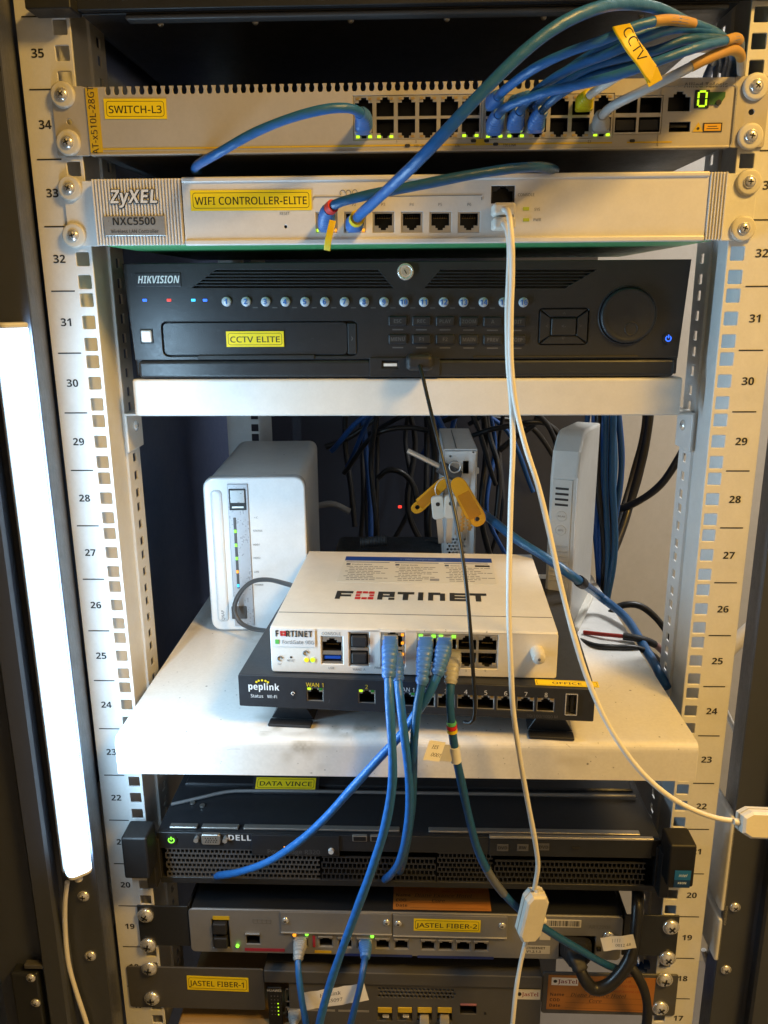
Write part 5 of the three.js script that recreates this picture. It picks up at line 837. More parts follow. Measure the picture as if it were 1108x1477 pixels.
// ---------- cables of the beige switch and the silver controller ----------
const blueBoot = { boot: M.blueBoot, len: 0.030 }, netGroup = 'network patch cables';
cable('patch_cable', 'short blue cable arching left from the first port of the beige switch', netGroup, [[-0.0295, 1.4837, 0], [-0.0283, 1.4824, 0.012], [-0.0272, 1.4858, 0.03], [-0.0333, 1.4874, 0.045], [-0.0449, 1.4865, 0.052], [-0.0665, 1.4821, 0.054], [-0.0937, 1.474, 0.05], [-0.1191, 1.4638, 0.042], [-0.1375, 1.4595, 0.024], [-0.1471, 1.4594, 0], [-0.1595, 1.4668, -0.06]], 0.0030, M.blue, { plug: { boot: M.blueBoot, len: 0.026 } });
cable('patch_cable', 'long blue cable sweeping from the controller up past the top right corner', netGroup, [[-0.0359, 1.4201, 0.004], [-0.0347, 1.4201, 0.022], [-0.0302, 1.4233, 0.046], [-0.0185, 1.4291, 0.075], [0.0068, 1.4452, 0.115], [0.0216, 1.4577, 0.128], [0.0393, 1.4744, 0.135], [0.0637, 1.4962, 0.135], [0.0818, 1.5091, 0.13], [0.1011, 1.5188, 0.12], [0.1189, 1.5254, 0.105], [0.141, 1.529, 0.085], [0.1643, 1.5293, 0.06], [0.1963, 1.5332, 0.02], [0.2213, 1.5433, -0.04], [0.2397, 1.5406, -0.12]], 0.0033, M.blue, { plug: { boot: M.blueBoot, len: 0.024 }, bands: [['yellow_band', 0.062, 0.074, M.yellow, 1.5]] });
cable('patch_cable', 'blue cable from the first controller port running right behind the long one', netGroup, [[-0.0554, 1.4199, 0.004], [-0.0533, 1.421, 0.024], [-0.0505, 1.4264, 0.042], [-0.044, 1.4305, 0.052], [-0.0281, 1.4341, 0.056], [0.007, 1.4403, 0.056], [0.042, 1.4469, 0.052], [0.069, 1.4514, 0.044], [0.0886, 1.454, 0.03], [0.0995, 1.4553, 0.01], [0.1123, 1.4638, -0.06]], 0.0032, M.teal, { plug: { boot: M.blueBoot, len: 0.032 }, bands: [['red_tie', 0.155, 0.17, M.red, 1.35]] });
{ // yellow tag hanging from that cable
  const o = thing('cable_tag', 'small yellow strip tag hanging at the first controller port', 'tag', [-0.0486, 1.4155, 0.05]), p = [-0.0494, 1.4107, 0.052];
  part('strip', (() => { const c = spline([[-0.0466, 1.4206, 0.05], [-0.0483, 1.4132, 0.053], [-0.0499, 1.4069, 0.052], [-0.0508, 1.4023, 0.049]]); return sweep(c, 0, c.getLength(), () => [0.0022, 0.0003, 0.3], 0.004, 8, [0, 0, 1]); })(), M.yellow, o).position.set(...[-0.0486, 1.4155, 0.05].map((v) => -v));
}
const bend = (a) => [[0.1843, 1.5153, 0.07], [0.2002, 1.5217, 0.045], [0.2129, 1.5256, 0.015]].map((p) => [p[0] + a[0], p[1] + a[1], p[2] + a[2]]);
const bundle = 'blue cables of the tagged bundle';
cable('patch_cable', 'upper blue cable of the tagged bundle with an orange tape band', bundle, [[0.0596, 1.4981, 0], [0.0583, 1.4957, 0.014], [0.0584, 1.4944, 0.036], [0.0616, 1.4947, 0.058], [0.0763, 1.5005, 0.082], [0.0929, 1.5056, 0.092], [0.1133, 1.5111, 0.096], [0.1256, 1.5161, 0.096], [0.1451, 1.5213, 0.09], [0.1636, 1.5236, 0.076], [0.1868, 1.5258, 0.05], [0.2072, 1.5302, 0.01], [0.2298, 1.5313, -0.06]], 0.0027, M.blue, { plug: blueBoot, bands: [['orange_tape', 0.46, 0.56, M.orangeTape, 1.06]] });
cable('patch_cable', 'second blue cable of the tagged bundle, passing under the yellow tag', bundle, [[0.0741, 1.4837, 0], [0.0729, 1.4825, 0.014], [0.0721, 1.4846, 0.038], [0.0802, 1.4933, 0.058], [0.0992, 1.5021, 0.074], [0.1168, 1.5067, 0.082], [0.1353, 1.5132, 0.086], [0.1505, 1.5186, 0.082], [0.1685, 1.5224, 0.07], [0.1923, 1.5252, 0.044], [0.2116, 1.5279, 0.006], [0.2332, 1.5276, -0.06]], 0.0027, M.blue, { plug: blueBoot });
cable('patch_cable', 'middle blue cable of the tagged bundle', bundle, [[0.0736, 1.4971, 0], [0.0724, 1.4947, 0.014], [0.0762, 1.4938, 0.034], [0.0883, 1.4948, 0.054], [0.1089, 1.5036, 0.064], [0.1268, 1.5074, 0.07], [0.1448, 1.5098, 0.074], [0.1619, 1.5153, 0.074], [0.1804, 1.519, 0.062], [0.2003, 1.5231, 0.04], [0.217, 1.5259, 0.004], [0.2384, 1.5257, -0.06]], 0.0027, M.teal, { plug: blueBoot });
cable('patch_cable', 'lower blue cable of the tagged bundle with an orange tape band', bundle, [[0.0605, 1.4826, 0], [0.059, 1.4806, 0.016], [0.0589, 1.4831, 0.034], [0.062, 1.4855, 0.05], [0.0843, 1.4899, 0.07], [0.1035, 1.4918, 0.08], [0.1195, 1.4942, 0.086], [0.1384, 1.499, 0.09], [0.152, 1.5034, 0.09], [0.1693, 1.5096, 0.084], [0.1844, 1.5147, 0.072], [0.1999, 1.5223, 0.05], [0.2136, 1.5258, 0.02], [0.2337, 1.5264, -0.04]], 0.0028, M.blue, { plug: { boot: M.blueBoot, len: 0.030 }, bands: [['orange_tape', 0.62, 0.74, M.orangeTape, 1.06]] });
cable('patch_cable', 'grey cable with a grey plug below the tagged bundle', netGroup, [[0.1322, 1.4826, 0], [0.1296, 1.4814, 0.014], [0.1259, 1.4834, 0.032], [0.1286, 1.4862, 0.046], [0.1407, 1.4904, 0.062], [0.159, 1.4975, 0.074], [0.1732, 1.5043, 0.074], [0.1877, 1.5113, 0.064], [0.1997, 1.5164, 0.048], [0.2106, 1.5178, 0.03], [0.2183, 1.5149, 0.012], [0.2338, 1.5161, -0.03]], 0.0028, M.greyCable, { plug: { boot: M.greyBoot, len: 0.024, connector: M.greyBoot }, bands: [['orange_sleeve', 0.43, 0.74, M.orangeTape, 1.10]] });
cable('patch_cable', 'white cable with a yellow plug behind the tagged bundle', netGroup, [[0.1202, 1.4965, 0], [0.1183, 1.4949, 0.012], [0.1163, 1.4953, 0.026], [0.1207, 1.4974, 0.04], [0.1336, 1.5039, 0.05], [0.1544, 1.512, 0.05], [0.1779, 1.5196, 0.04], [0.2006, 1.5255, 0.01], [0.221, 1.5335, -0.05]], 0.0026, M.whiteCable, { plug: { boot: M.yellowBoot, len: 0.022, connector: M.yellowBoot } });
cable('patch_cable', 'thin blue cable woven low through the tagged bundle', bundle, [[0.0882, 1.4836, 0], [0.0866, 1.4819, 0.014], [0.0858, 1.4843, 0.034], [0.0922, 1.4902, 0.052], [0.1108, 1.4992, 0.062], [0.1321, 1.5039, 0.066], [0.1521, 1.5088, 0.066], [0.171, 1.5154, 0.062], [0.189, 1.5198, 0.05], [0.2086, 1.5235, 0.02], [0.2327, 1.5252, -0.05]], 0.0026, M.teal, { plug: blueBoot });
cable('patch_cable', 'thin blue cable woven high through the tagged bundle', bundle, [[0.0876, 1.4969, 0], [0.0861, 1.4949, 0.014], [0.0868, 1.496, 0.036], [0.0958, 1.5019, 0.064], [0.1128, 1.5099, 0.078], [0.1328, 1.517, 0.08], [0.1537, 1.5233, 0.074], [0.1745, 1.5268, 0.058], [0.1958, 1.5282, 0.03], [0.2235, 1.531, -0.04]], 0.0026, M.blue, { plug: blueBoot });
{ // yellow tag round the bundle
  const at = [0.1244, 1.5037, 0.104], o = thing('cable_tag', 'yellow CCTV tag wrapped across the blue cable bundle', 'tag', at);
  const c = spline([[0.1197, 1.5167, 0.098], [0.1206, 1.5109, 0.105], [0.1246, 1.5045, 0.106], [0.1308, 1.4988, 0.104], [0.1352, 1.4952, 0.1], [0.1401, 1.4931, 0.094]]);
  const tag = part('band', sweep(c, 0, c.getLength(), (s) => [0.0050, 0.0004, 0.3], 0.004, 8, [0, 0, 1]), M.yellow, o); tag.position.set(...at.map((v) => -v));
  print('CCTV', 0.0050, M.ink, o, [0.1224, 1.5023, 0.112], { turn: -0.98, font: regular, sx: 1.2 });
  part('tag_tail', mv(rbox(0.0085, 0.0075, 0.0006, 0.0002), 0, 0, 0).rotateZ(0.5), M.yellow, o, [0.1407, 1.4921, 0.092]);
}
// ---------- white lamp leads with moulded usb plugs ----------
function lead(label, pts, plugAt, swAt, swTurn) {
  const o = cable('lamp_lead', label, 'white lamp leads', pts, 0.0019, M.whiteCable, { step: 0.005 });
  const q = part('usb_plug', rbox(0.0150, 0.0080, 0.020, 0.0022, 3), M.ivory, o, [0, 0, 0]); q.position.set(plugAt[0] - pts[0][0], plugAt[1] - pts[0][1], plugAt[2] - pts[0][2]); return o;
}
function inlineSwitch(label, at, turn, tilt) {
  const o = thing('inline_switch', label, 'switch', at, 1e-6, 'inline lamp switches'); o.rotation.set(tilt, 0.25, turn, 'ZYX'); o.scale.setScalar(0.88);
  const s = poly([[-0.0105, -0.018], [-0.0065, -0.025], [0.0065, -0.025], [0.0105, -0.018], [0.0105, 0.018], [0.0065, 0.025], [-0.0065, 0.025], [-0.0105, 0.018]]);
  part('case', plate(s, 0.0150, 0.0075, 0.0018), M.ivory, o); part('seam', plate(poly([[-0.0110, -0.0182], [-0.0068, -0.0255], [0.0068, -0.0255], [0.0110, -0.0182], [0.0110, 0.0182], [0.0068, 0.0255], [-0.0068, 0.0255], [-0.0110, 0.0182]]), 0.0006, 0.0002, 0), mat(0.45, 0.43, 0.38, 0.5), o);
  part('push_button', cylZ(0.0030, 0.0034, 0.005, 18).rotateY(Math.PI / 2), M.ivory, o, [0.0120, -0.006, 0.001]);
  for (const k of [-1, 1]) part('strain_relief', cyl(0.0024, 0.0030, 0.006, 14), M.ivory, o, [0, k * 0.0265, 0]);
  return o;
}
lead('white lead hanging straight down the middle to the lower inline switch', [[0.0654, 1.4195, 0.03], [0.0664, 1.416, 0.042], [0.0681, 1.4062, 0.046], [0.0684, 1.3846, 0.046], [0.0682, 1.3624, 0.046], [0.0697, 1.3306, 0.046], [0.0725, 1.303, 0.05], [0.0737, 1.2755, 0.056], [0.0726, 1.2385, 0.064], [0.072, 1.2013, 0.072], [0.0719, 1.1638, 0.08], [0.0742, 1.1241, 0.084], [0.0767, 1.0921, 0.084], [0.0821, 1.0579, 0.082], [0.0906, 1.0139, 0.076], [0.1004, 0.9661, 0.068], [0.1035, 0.9443, 0.064], [0.1024, 0.9206, 0.06]], [...[0.0662, 1.4196, 0.022]]);
lead('white lead swinging right in front of the shelf to the right inline switch', [[0.0655, 1.4282, 0.03], [0.0668, 1.4239, 0.048], [0.0684, 1.4079, 0.054], [0.0699, 1.3844, 0.052], [0.0698, 1.3625, 0.052], [0.0709, 1.331, 0.052], [0.0744, 1.3035, 0.054], [0.0814, 1.2758, 0.058], [0.0909, 1.2478, 0.062], [0.0994, 1.2151, 0.068], [0.1067, 1.1828, 0.076], [0.1154, 1.1505, 0.084], [0.126, 1.1181, 0.092], [0.1414, 1.0857, 0.1], [0.1632, 1.0559, 0.106], [0.188, 1.0348, 0.108], [0.2153, 1.022, 0.108], [0.2384, 1.0185, 0.108]], [...[0.0659, 1.4285, 0.022]]);
inlineSwitch('white inline switch hanging in front of the lower grey router', [0.1016, 0.8946, 0.058], -0.16, 0.0);
inlineSwitch('white inline switch at the right edge beside the dark post', [0.2536, 1.0182, 0.108], 1.50, 0.1);
cable('lamp_lead', 'white lead leaving the lower inline switch towards the bottom edge', 'white lamp leads', [[0.0989, 0.8706, 0.056], [0.0953, 0.8479, 0.056], [0.092, 0.822, 0.058], [0.0894, 0.7871, 0.062], [0.0862, 0.7478, 0.066]], 0.0019, M.whiteCable);
cable('lamp_lead', 'cream lead hanging from the left tube lamp', 'white lamp leads', [[-0.2543, 0.9475, 0.094], [-0.2589, 0.9282, 0.092], [-0.2638, 0.899, 0.088], [-0.2657, 0.8642, 0.086], [-0.263, 0.8362, 0.085], [-0.2575, 0.8016, 0.085], [-0.2538, 0.7588, 0.085]], 0.0019, M.whiteCable);
// ---------- thin black usb lead from the recorder ----------
{
  const o = cable('usb_lead', 'thin black lead hanging from the recorder over the firewall', undefined, [[0.01, 1.3227, -0.03], [0.0126, 1.3151, -0.02], [0.0162, 1.3006, -0.01], [0.0221, 1.2775, 0.01], [0.0304, 1.2454, 0.03], [0.0374, 1.2146, 0.05], [0.0424, 1.1839, 0.066], [0.0457, 1.1516, 0.076], [0.048, 1.1219, 0.08], [0.0499, 1.0961, 0.082], [0.0497, 1.0824, 0.083], [0.047, 1.0769, 0.08], [0.0434, 1.0751, 0.076]], 0.0014, M.blackCable);
  const q = part('usb_plug', rbox(0.0210, 0.0120, 0.022, 0.004, 3), M.blackMatt, o); const p = [0.0106, 1.3231, -0.038], f = [0.01, 1.3227, -0.03]; q.position.set(p[0] - f[0], p[1] - f[1], p[2] - f[2]);
}
// ---------- blue cables of the firewall ----------
const fwGroup = 'blue cables of the firewall', fb = { boot: M.blueBoot, len: 0.044 };
cable('patch_cable', 'blue cable from the firewall hanging in front and reaching the bottom edge', fwGroup, [[-0.011, 1.1236, 0.04], [-0.0106, 1.1266, 0.054], [-0.0105, 1.1257, 0.078], [-0.0106, 1.115, 0.094], [-0.0094, 1.0967, 0.104], [-0.008, 1.0724, 0.108], [-0.0082, 1.044, 0.106], [-0.0135, 1.0044, 0.098], [-0.0245, 0.9579, 0.088], [-0.0385, 0.9083, 0.078], [-0.053, 0.8595, 0.072], [-0.0642, 0.8194, 0.07], [-0.072, 0.7837, 0.07], [-0.0777, 0.7471, 0.07]], 0.0033, M.blue, { plug: fb });
cable('patch_cable', 'blue cable from the same firewall socket ending below the server front', fwGroup, [[-0.0074, 1.11, 0.04], [-0.0071, 1.1133, 0.054], [-0.0052, 1.112, 0.074], [-0.0031, 1.1003, 0.086], [-0.0006, 1.0793, 0.092], [0.0024, 1.0505, 0.09], [0.0039, 1.0166, 0.082], [0.0018, 0.9766, 0.068], [-0.0044, 0.9355, 0.05], [-0.0115, 0.9105, 0.034], [-0.0171, 0.8859, 0.01], [-0.0219, 0.8342, -0.05]], 0.0031, M.blue, { plug: { boot: M.blueBoot, len: 0.030 } });
cable('patch_cable', 'dark blue cable from the left of two lit firewall ports', fwGroup, [[0.0156, 1.1233, 0.04], [0.0153, 1.1262, 0.054], [0.014, 1.1241, 0.074], [0.0125, 1.1138, 0.088], [0.0096, 1.0983, 0.092], [0.0073, 1.0739, 0.092], [0.0064, 1.0423, 0.086], [0.0055, 1.0052, 0.074], [0.0023, 0.9614, 0.056], [-0.0024, 0.9163, 0.03], [-0.0072, 0.8496, -0.04]], 0.0031, M.teal, { plug: fb });
cable('patch_cable', 'blue cable from the right lit firewall port swinging far left over the server', fwGroup, [[0.03, 1.1237, 0.042], [0.029, 1.1267, 0.056], [0.0263, 1.1242, 0.074], [0.0222, 1.115, 0.086], [0.0164, 1.1021, 0.088], [0.0087, 1.0869, 0.084], [-0.0017, 1.0667, 0.078], [-0.0197, 1.0424, 0.074], [-0.0413, 1.0109, 0.066], [-0.0644, 0.9765, 0.056], [-0.0887, 0.9463, 0.046], [-0.114, 0.9215, 0.036], [-0.1406, 0.9018, 0.024], [-0.1631, 0.8848, 0.008], [-0.1881, 0.8427, -0.04]], 0.0032, M.blue, { plug: { boot: M.blueBoot, len: 0.036 } });
cable('patch_cable', 'grey plugged blue cable with coloured bands running down right to the power cord', netGroup, [[0.0364, 1.1114, 0.042], [0.0356, 1.1156, 0.058], [0.0338, 1.1156, 0.074], [0.0325, 1.1099, 0.084], [0.032, 1.0991, 0.088], [0.0332, 1.0829, 0.088], [0.0361, 1.0597, 0.086], [0.042, 1.0275, 0.08], [0.0496, 0.9881, 0.07], [0.0573, 0.9557, 0.062], [0.0708, 0.9227, 0.054], [0.091, 0.8912, 0.046], [0.1186, 0.8632, 0.04], [0.1463, 0.8413, 0.036], [0.1697, 0.8231, 0.032], [0.1892, 0.8046, 0.02], [0.2162, 0.7529, -0.03]], 0.0031, M.teal, { plug: { boot: M.greyBoot, len: 0.034, connector: M.greyBoot }, bands: [['green_band', 0.148, 0.153, M.green, 1.15], ['red_band', 0.1545, 0.1595, M.red, 1.25], ['yellow_band', 0.161, 0.1655, M.yellow, 1.25], ['grey_tape', 0.46, 0.53, mat(0.12, 0.13, 0.15, 0.4), 1.08]] });
function flag(label, at, w, h, rot, lines, bend = 0) {   // folded paper flag on a cable
  const o = thing('cable_flag', label, 'tag', at, 1e-6); o.rotation.set(...rot);
  const t = canvas(256, Math.max(32, Math.round(256 * h / w)), (x, W, H) => { x.fillStyle = '#f3f1ec'; x.fillRect(0, 0, W, H); x.fillStyle = '#2b2a30'; x.font = 'italic ' + H * 0.26 + 'px serif'; lines.forEach((l, i) => x.fillText(l, W * 0.3 + i * W * 0.08, H * (0.4 + i * 0.38))); });
  const g = new THREE.PlaneGeometry(w, h, 10, 1), p = g.attributes.position; for (let i = 0; i < p.count; i++) p.setZ(i, bend * Math.pow(p.getX(i) / w * 2, 2) * w * 0.2 + 0.0004 * Math.sin(p.getX(i) * 400)); g.computeVertexNormals(); g.keepUV = true;
  const m = paper(t, 0.6); m.side = THREE.DoubleSide; part('paper', g, m, o); return o;
}
flag('white paper flag on the banded cable in front of the shelf edge', [0.021, 1.0627, 0.094], 0.014, 0.015, [0, 0.5, -0.35], ['HS', '0001'], 0.2);
{ const o = thing('cable_flag', 'white paper wrap round the banded cable in front of the shelf edge', 'tag', [0.0346, 1.0563, 0.087]); const c = spline([[0.0356, 1.0619, 0.086], [0.0373, 1.049, 0.085]]); part('wrap', sweep(c, 0, c.getLength(), () => [0.0040, 0.0040], 0.004, 14), M.white, o).position.set(...[0.0346, 1.0563, 0.087].map((v) => -v)); part('flap', rbox(0.009, 0.0135, 0.0006, 0.0002).rotateZ(-0.12), M.white, o, [0.0301, 1.0575, 0.088]); }
// ---------- cables at the lower routers ----------
cable('patch_cable', 'blue cable with a grey plug at the left of the lower grey router', netGroup, [[-0.095, 0.8087, 0], [-0.0928, 0.8196, 0.014], [-0.0913, 0.8272, 0.032], [-0.0906, 0.8246, 0.042], [-0.089, 0.814, 0.048], [-0.0867, 0.7965, 0.052], [-0.0833, 0.7753, 0.056], [-0.0817, 0.7352, 0.06]], 0.0028, M.blue, { plug: { boot: M.greyBoot, len: 0.034 } });
cable('patch_cable', 'blue cable with a blue plug in the middle of the lower grey router', netGroup, [[-0.036, 0.8087, 0], [-0.0351, 0.8196, 0.014], [-0.0338, 0.8284, 0.034], [-0.0349, 0.8257, 0.046], [-0.037, 0.8159, 0.052], [-0.0417, 0.7969, 0.056], [-0.0464, 0.7771, 0.06], [-0.0515, 0.7409, 0.064]], 0.0028, M.blueDeep, { plug: { boot: M.blueBoot, len: 0.032 } });
flag('long white paper flag with handwriting between the lower blue cables', [-0.0608, 0.7961, 0.046], 0.058, 0.0185, [0, 0.0, 0.22], ['HT Link', 'LS097']);
cable('patch_cable', 'short cable with a grey plug at the bottom edge in the fibre switch', netGroup, [[-0.1029, 0.7282, 0], [-0.1001, 0.7422, 0.016], [-0.0976, 0.7531, 0.036], [-0.0958, 0.7459, 0.05], [-0.0955, 0.7301, 0.056]], 0.0026, M.greyCable, { plug: { boot: M.greyBoot, len: 0.028, connector: M.greyBoot } });
for (const [x, l] of [[[0.0176, 0.7291, 0.002], 'left'], [[0.0361, 0.7297, 0.002], 'right']]) cable('fibre_cable', 'pale blue fibre connector at the bottom edge, ' + l + ' of two', 'fibre connectors', [x, [x[0], x[1] - 0.001, 0.012], [x[0] + 0.001, x[1] - 0.012, 0.030], [x[0] + 0.002, x[1] - 0.04, 0.04]], 0.0014, mat(0.10, 0.35, 0.50, 0.35), { plug: { boot: mat(0.35, 0.42, 0.46, 0.3), len: 0.012, w: 0.0045, connector: M.steel } });
{ // power cord of the grey router
  const o = cable('power_cord', 'black power cord looping from the lower grey router with a white tag', undefined, [[0.153, 0.8059, -0.004], [0.1499, 0.818, 0.012], [0.1479, 0.8221, 0.03], [0.1515, 0.8142, 0.038], [0.1598, 0.8049, 0.04], [0.169, 0.8066, 0.04], [0.1804, 0.8164, 0.038], [0.1898, 0.8299, 0.034], [0.1954, 0.8452, 0.026], [0.1982, 0.8594, 0.018], [0.2003, 0.868, 0.01], [0.206, 0.8619, -0.01], [0.2257, 0.8115, -0.08]], 0.0054, M.blackCable, { step: 0.004 });
  const c = o.curve; o.inRoom('plug', sweep(c, 0, 0.046, (s) => { const t = s / 0.046, rib = t > 0.5 && Math.sin(t * 60) > 0 ? 0.0008 : 0; return t < 0.4 ? [0.0135, 0.0100, 0.4] : [0.0135 - 0.0085 * (t - 0.4) / 0.6 + rib, 0.0100 - 0.005 * (t - 0.4) / 0.6 + rib, 0.5]; }, 0.0015, 16), M.blackMatt);
}
flag('white printed paper tag on the black power cord', [0.1775, 0.8522, 0.04], 0.027, 0.0135, [0, -0.15, 0.27], ['||||', '0012 48']);
cable('power_cord', 'dark cord hanging at the right of the orange card', undefined, [[0.1947, 0.8078, 0.014], [0.2014, 0.8013, 0.02], [0.2099, 0.7829, 0.02], [0.2148, 0.7583, 0.018], [0.2147, 0.7274, 0.018]], 0.0042, M.blackMatt);
// ---------- loose leads on the lower shelf ----------
cable('sensor_lead', 'dark grey looped lead in front of the storage box', undefined, [[-0.0995, 1.1226, -0.075], [-0.1094, 1.1196, -0.09], [-0.1308, 1.1163, -0.11], [-0.1485, 1.1091, -0.122], [-0.1614, 1.0955, -0.126], [-0.167, 1.0804, -0.126], [-0.162, 1.0691, -0.122], [-0.1487, 1.0663, -0.112], [-0.1282, 1.0709, -0.095], [-0.1106, 1.0784, -0.075]], 0.0022, M.greyDark);
cable('blue_lead', 'thick blue cable slanting over the right rear of the shelf', undefined, [[0.0729, 1.1608, -0.2], [0.0857, 1.1568, -0.17], [0.1048, 1.1475, -0.14], [0.1317, 1.1348, -0.12], [0.1563, 1.1193, -0.11], [0.2025, 1.068, -0.1941], [0.2191, 1.06, -0.1614], [0.226, 1.0487, -0.1105], [0.23, 1.0415, -0.0842], [0.234, 1.0317, -0.0654]], 0.0043, M.teal, { bands: [['cable_tie', 0.37, 0.40, M.blackMatt, 1.3]] });
cable('black_lead', 'black cable arching behind the right end of the shelf', 'black leads behind the shelf', [[0.2138, 1.0479, -0.2], [0.224, 1.0566, -0.2], [0.242, 1.0575, -0.2], [0.261, 1.0443, -0.2], [0.2779, 1.0213, -0.19], [0.2911, 0.9938, -0.19]], 0.0036, M.blackCable);
cable('black_lead', 'black cable lying across the right side of the shelf', 'black leads behind the shelf', [[0.1685, 1.0471, -0.132], [0.1791, 1.0523, -0.108], [0.1978, 1.0524, -0.105], [0.2139, 1.0526, -0.105], [0.2321, 1.0433, -0.11], [0.2546, 1.0165, -0.13]], 0.0030, M.blackCable);
cable('red_lead', 'thin red lead with black sleeve on the right of the shelf', undefined, [[0.1739, 1.0524, -0.14], [0.1904, 1.0547, -0.13], [0.2088, 1.0554, -0.124], [0.2242, 1.0544, -0.12], [0.241, 1.0443, -0.13], [0.2623, 1.0204, -0.15]], 0.0020, M.copper, { bands: [['black_sleeve', 0.33, 0.66, M.blackMatt, 1.8], ['pink_sleeve', 0.66, 1.0, mat(0.30, 0.16, 0.15, 0.5), 1.6]] });
// hanging bundle behind the modem: many thin cables gathered towards the shelf
{
  const top = [[0.2094, 1.2659, -0.36], [0.2323, 1.2748, -0.28]], mid = [[0.2152, 1.1661, -0.36], [0.2402, 1.1835, -0.28]], low = [[0.2239, 1.0819, -0.35], [0.2389, 1.1035, -0.28]], end = [[0.2317, 1.0067, -0.33], [0.2337, 1.0277, -0.29]];
  const mixed = ([p, q], t, j) => [p[0] + (q[0] - p[0]) * t + (rnd() - 0.5) * j, p[1] + (q[1] - p[1]) * t, p[2] + (q[2] - p[2]) * ((t * 3.7) % 1)];
  for (let i = 0; i < 14; i++) { const t = (i + 0.5) / 14; cable('hanging_cable', 'dark blue or black cable in the hanging bundle behind the modem', 'hanging bundle behind the modem', [mixed(top, t, 0.004), mixed(mid, t, 0.012), mixed(low, t, 0.008), mixed(end, t, 0.003)], 0.0030 + 0.0008 * rnd(), [M.teal, M.blueDeep, M.blackCable, M.teal][i % 4]); }
}
cable('hanging_cable', 'long black cable hanging right of the blue bundle', 'black cables before the wall', [[0.2834, 1.2657, -0.36], [0.285, 1.2249, -0.36], [0.2798, 1.1747, -0.36], [0.2668, 1.1257, -0.35], [0.2531, 1.0968, -0.33], [0.2378, 1.073, -0.31]], 0.0052, M.blackCable);
cable('hanging_cable', 'black cable crossing from the bundle to the right rail', 'black cables before the wall', [[0.2179, 1.1016, -0.38], [0.2466, 1.116, -0.36], [0.2695, 1.1317, -0.34], [0.2903, 1.1568, -0.32], [0.3011, 1.1887, -0.3], [0.3073, 1.2126, -0.29]], 0.0044, M.blackCable);
cable('hanging_cable', 'second black cable hanging beside the long one', 'black cables before the wall', [[0.29, 1.2611, -0.4], [0.2922, 1.21, -0.4], [0.2814, 1.1486, -0.4], [0.2671, 1.1089, -0.38], [0.2532, 1.082, -0.35]], 0.0046, M.blackMatt);
// dim cables in the dark rear
const rear = [[[[-0.0855, 1.2486, -0.52], [-0.0889, 1.171, -0.52], [-0.0806, 1.1157, -0.5], [-0.0743, 1.0609, -0.48]], M.blackCable, 'black cable hanging left in the dark rear'], [[[-0.0663, 1.2486, -0.52], [-0.0597, 1.1611, -0.52], [-0.0536, 1.0957, -0.5], [-0.0514, 1.0306, -0.48]], M.blueDeep, 'dark blue cable hanging in the dark rear'], [[[-0.1143, 1.1698, -0.5], [-0.0804, 1.1843, -0.5], [-0.0467, 1.2083, -0.5], [-0.0276, 1.2272, -0.5]], M.blackCable, 'black cable slanting up in the dark rear'], [[[-0.0409, 1.1347, -0.46], [-0.0268, 1.1461, -0.46], [-0.0083, 1.1423, -0.46], [0.0067, 1.1252, -0.46], [0.0142, 1.0893, -0.45]], M.blackCable, 'black cable looping over the hub in the rear'], [[[-0.1213, 1.1064, -0.42], [-0.0984, 1.1093, -0.42], [-0.0759, 1.099, -0.42]], M.greyCable, 'short grey cable behind the storage box'], [[[0.1036, 1.2504, -0.5], [0.1088, 1.1938, -0.5], [0.1235, 1.14, -0.48], [0.1196, 1.0771, -0.46]], M.blackCable, 'black cable right of the converter in the rear'], [[[0.1193, 1.1744, -0.45], [0.1413, 1.1928, -0.45], [0.1632, 1.2092, -0.45], [0.1713, 1.2291, -0.45]], M.blackMatt, 'black cable arching behind the white leads'], [[[0.0097, 1.0934, -0.27], [0.0188, 1.1063, -0.255], [0.0322, 1.1135, -0.245], [0.0432, 1.1087, -0.235], [0.0472, 1.0914, -0.235]], M.blackCable, 'black cable looping behind the firewall lid'], [[[-0.0441, 1.244, -0.56], [-0.0518, 1.1638, -0.56], [-0.0601, 1.104, -0.55], [-0.0576, 1.0073, -0.52]], M.blackMatt, 'faint black cable before the rear door']];
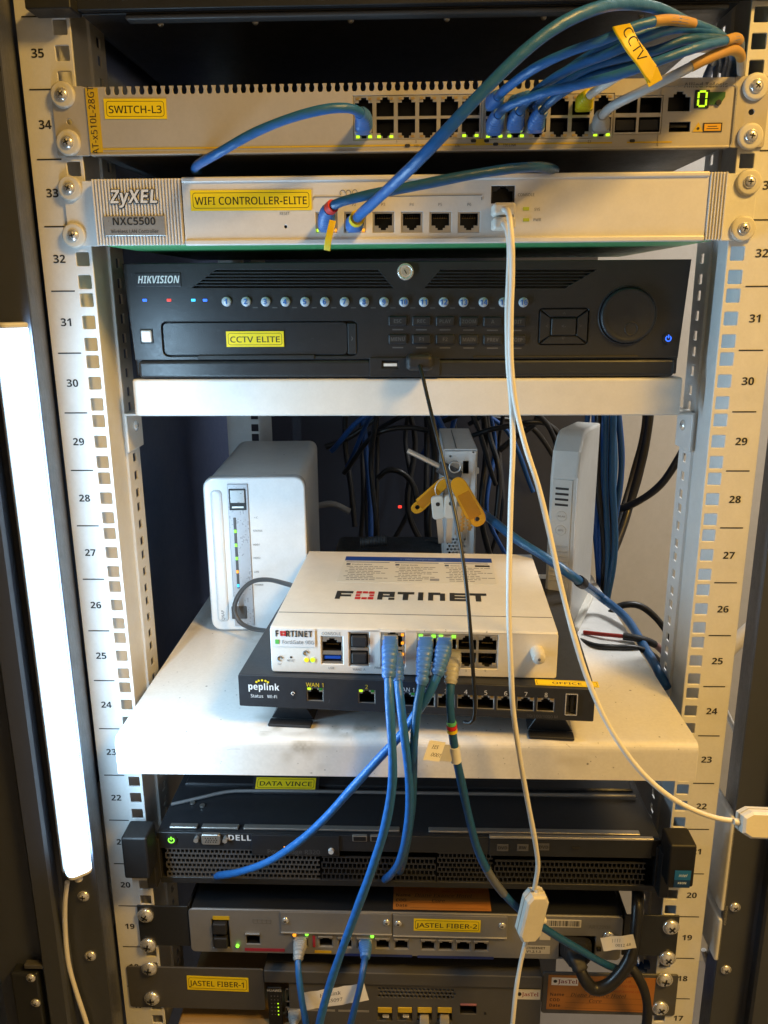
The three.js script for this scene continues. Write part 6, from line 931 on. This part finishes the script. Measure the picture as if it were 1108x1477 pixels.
{ // loose tangle before the rear door
  for (let i = 0; i < 22; i++) {
    const right = i >= 14, x = right ? 0.085 + rnd() * 0.085 : -0.10 + rnd() * 0.19, z = -0.40 - rnd() * 0.22, sag = (rnd() - 0.5) * 0.12, k = rnd();
    const pts = k < 0.6 ? [[x, 1.32, z], [x + sag * 0.3, 1.24, z + 0.02], [x + sag * 0.6, 1.17, z], [x + sag * 0.4, 1.08, z + 0.03], [x + sag, 1.0, z]] : [[x - 0.07, 1.12 + 0.1 * rnd(), z], [x - 0.02, 1.20 + 0.05 * rnd(), z + 0.03], [x + 0.05, 1.17 + 0.08 * rnd(), z + 0.02], [x + 0.10, 1.08 + 0.06 * rnd(), z]];
    cable('rear_cable', right ? 'dark cable in the tangle between converter and modem' : 'dark cable in the tangle between storage box and converter', right ? 'rear tangle right of the converter' : 'rear tangle left of the converter', pts, 0.0028 + 0.0014 * rnd(), [M.blackCable, M.blackMatt, M.blackCable, M.blueDeep][i % 4]);
  }
}
for (const [p, m, l] of rear) cable('rear_cable', l, 'cables in the dark rear', p, 0.0040, m);
{ const o = thing('barrel_plug', 'black ribbed power plug lying behind the firewall', 'plug', [-0.0344, 1.1217, -0.21]); const c = spline([[-0.049, 1.1216, -0.21], [-0.0212, 1.1248, -0.21]]); part('body', sweep(c, 0, c.getLength(), (s) => { const r = 0.0052 + (Math.sin(s * 2200) > 0 ? 0.0006 : 0); return [r, r]; }, 0.0007, 14), M.blackMatt, o).position.set(...[-0.0344, 1.1217, -0.21].map((v) => -v)); }
cable('rear_cable', 'thin cream cable between the right rail and the dark post', 'cables low behind the right rail', [[0.3057, 0.991, -0.12], [0.319, 0.9649, -0.12], [0.3361, 0.9307, -0.12], [0.349, 0.8996, -0.12]], 0.0026, M.whiteCable);
// things seen low behind the right rail
cable('rear_cable', 'cream cable hanging behind the right rail near the bottom', 'cables low behind the right rail', [[0.2868, 0.7628, -0.05], [0.2933, 0.7426, -0.05], [0.2988, 0.7138, -0.05], [0.3007, 0.6801, -0.05]], 0.0024, M.whiteCable);
for (let i = 0; i < 4; i++) cable('rear_cable', ['upper', 'second', 'third', 'lowest'][i] + ' blue cable coiled low behind the right rail', 'cables low behind the right rail', [[0.235, 0.735 - i * 0.012, -0.06 - i * 0.01], [0.265, 0.742 - i * 0.012, -0.05], [0.285, 0.735 - i * 0.013, -0.08], [0.275, 0.70 - i * 0.012, -0.12]], 0.0042, M.blueDeep);

scene.traverse((o) => { if (o.isMesh) { o.castShadow = true; o.receiveShadow = true; } });
renderer.render(scene, camera);
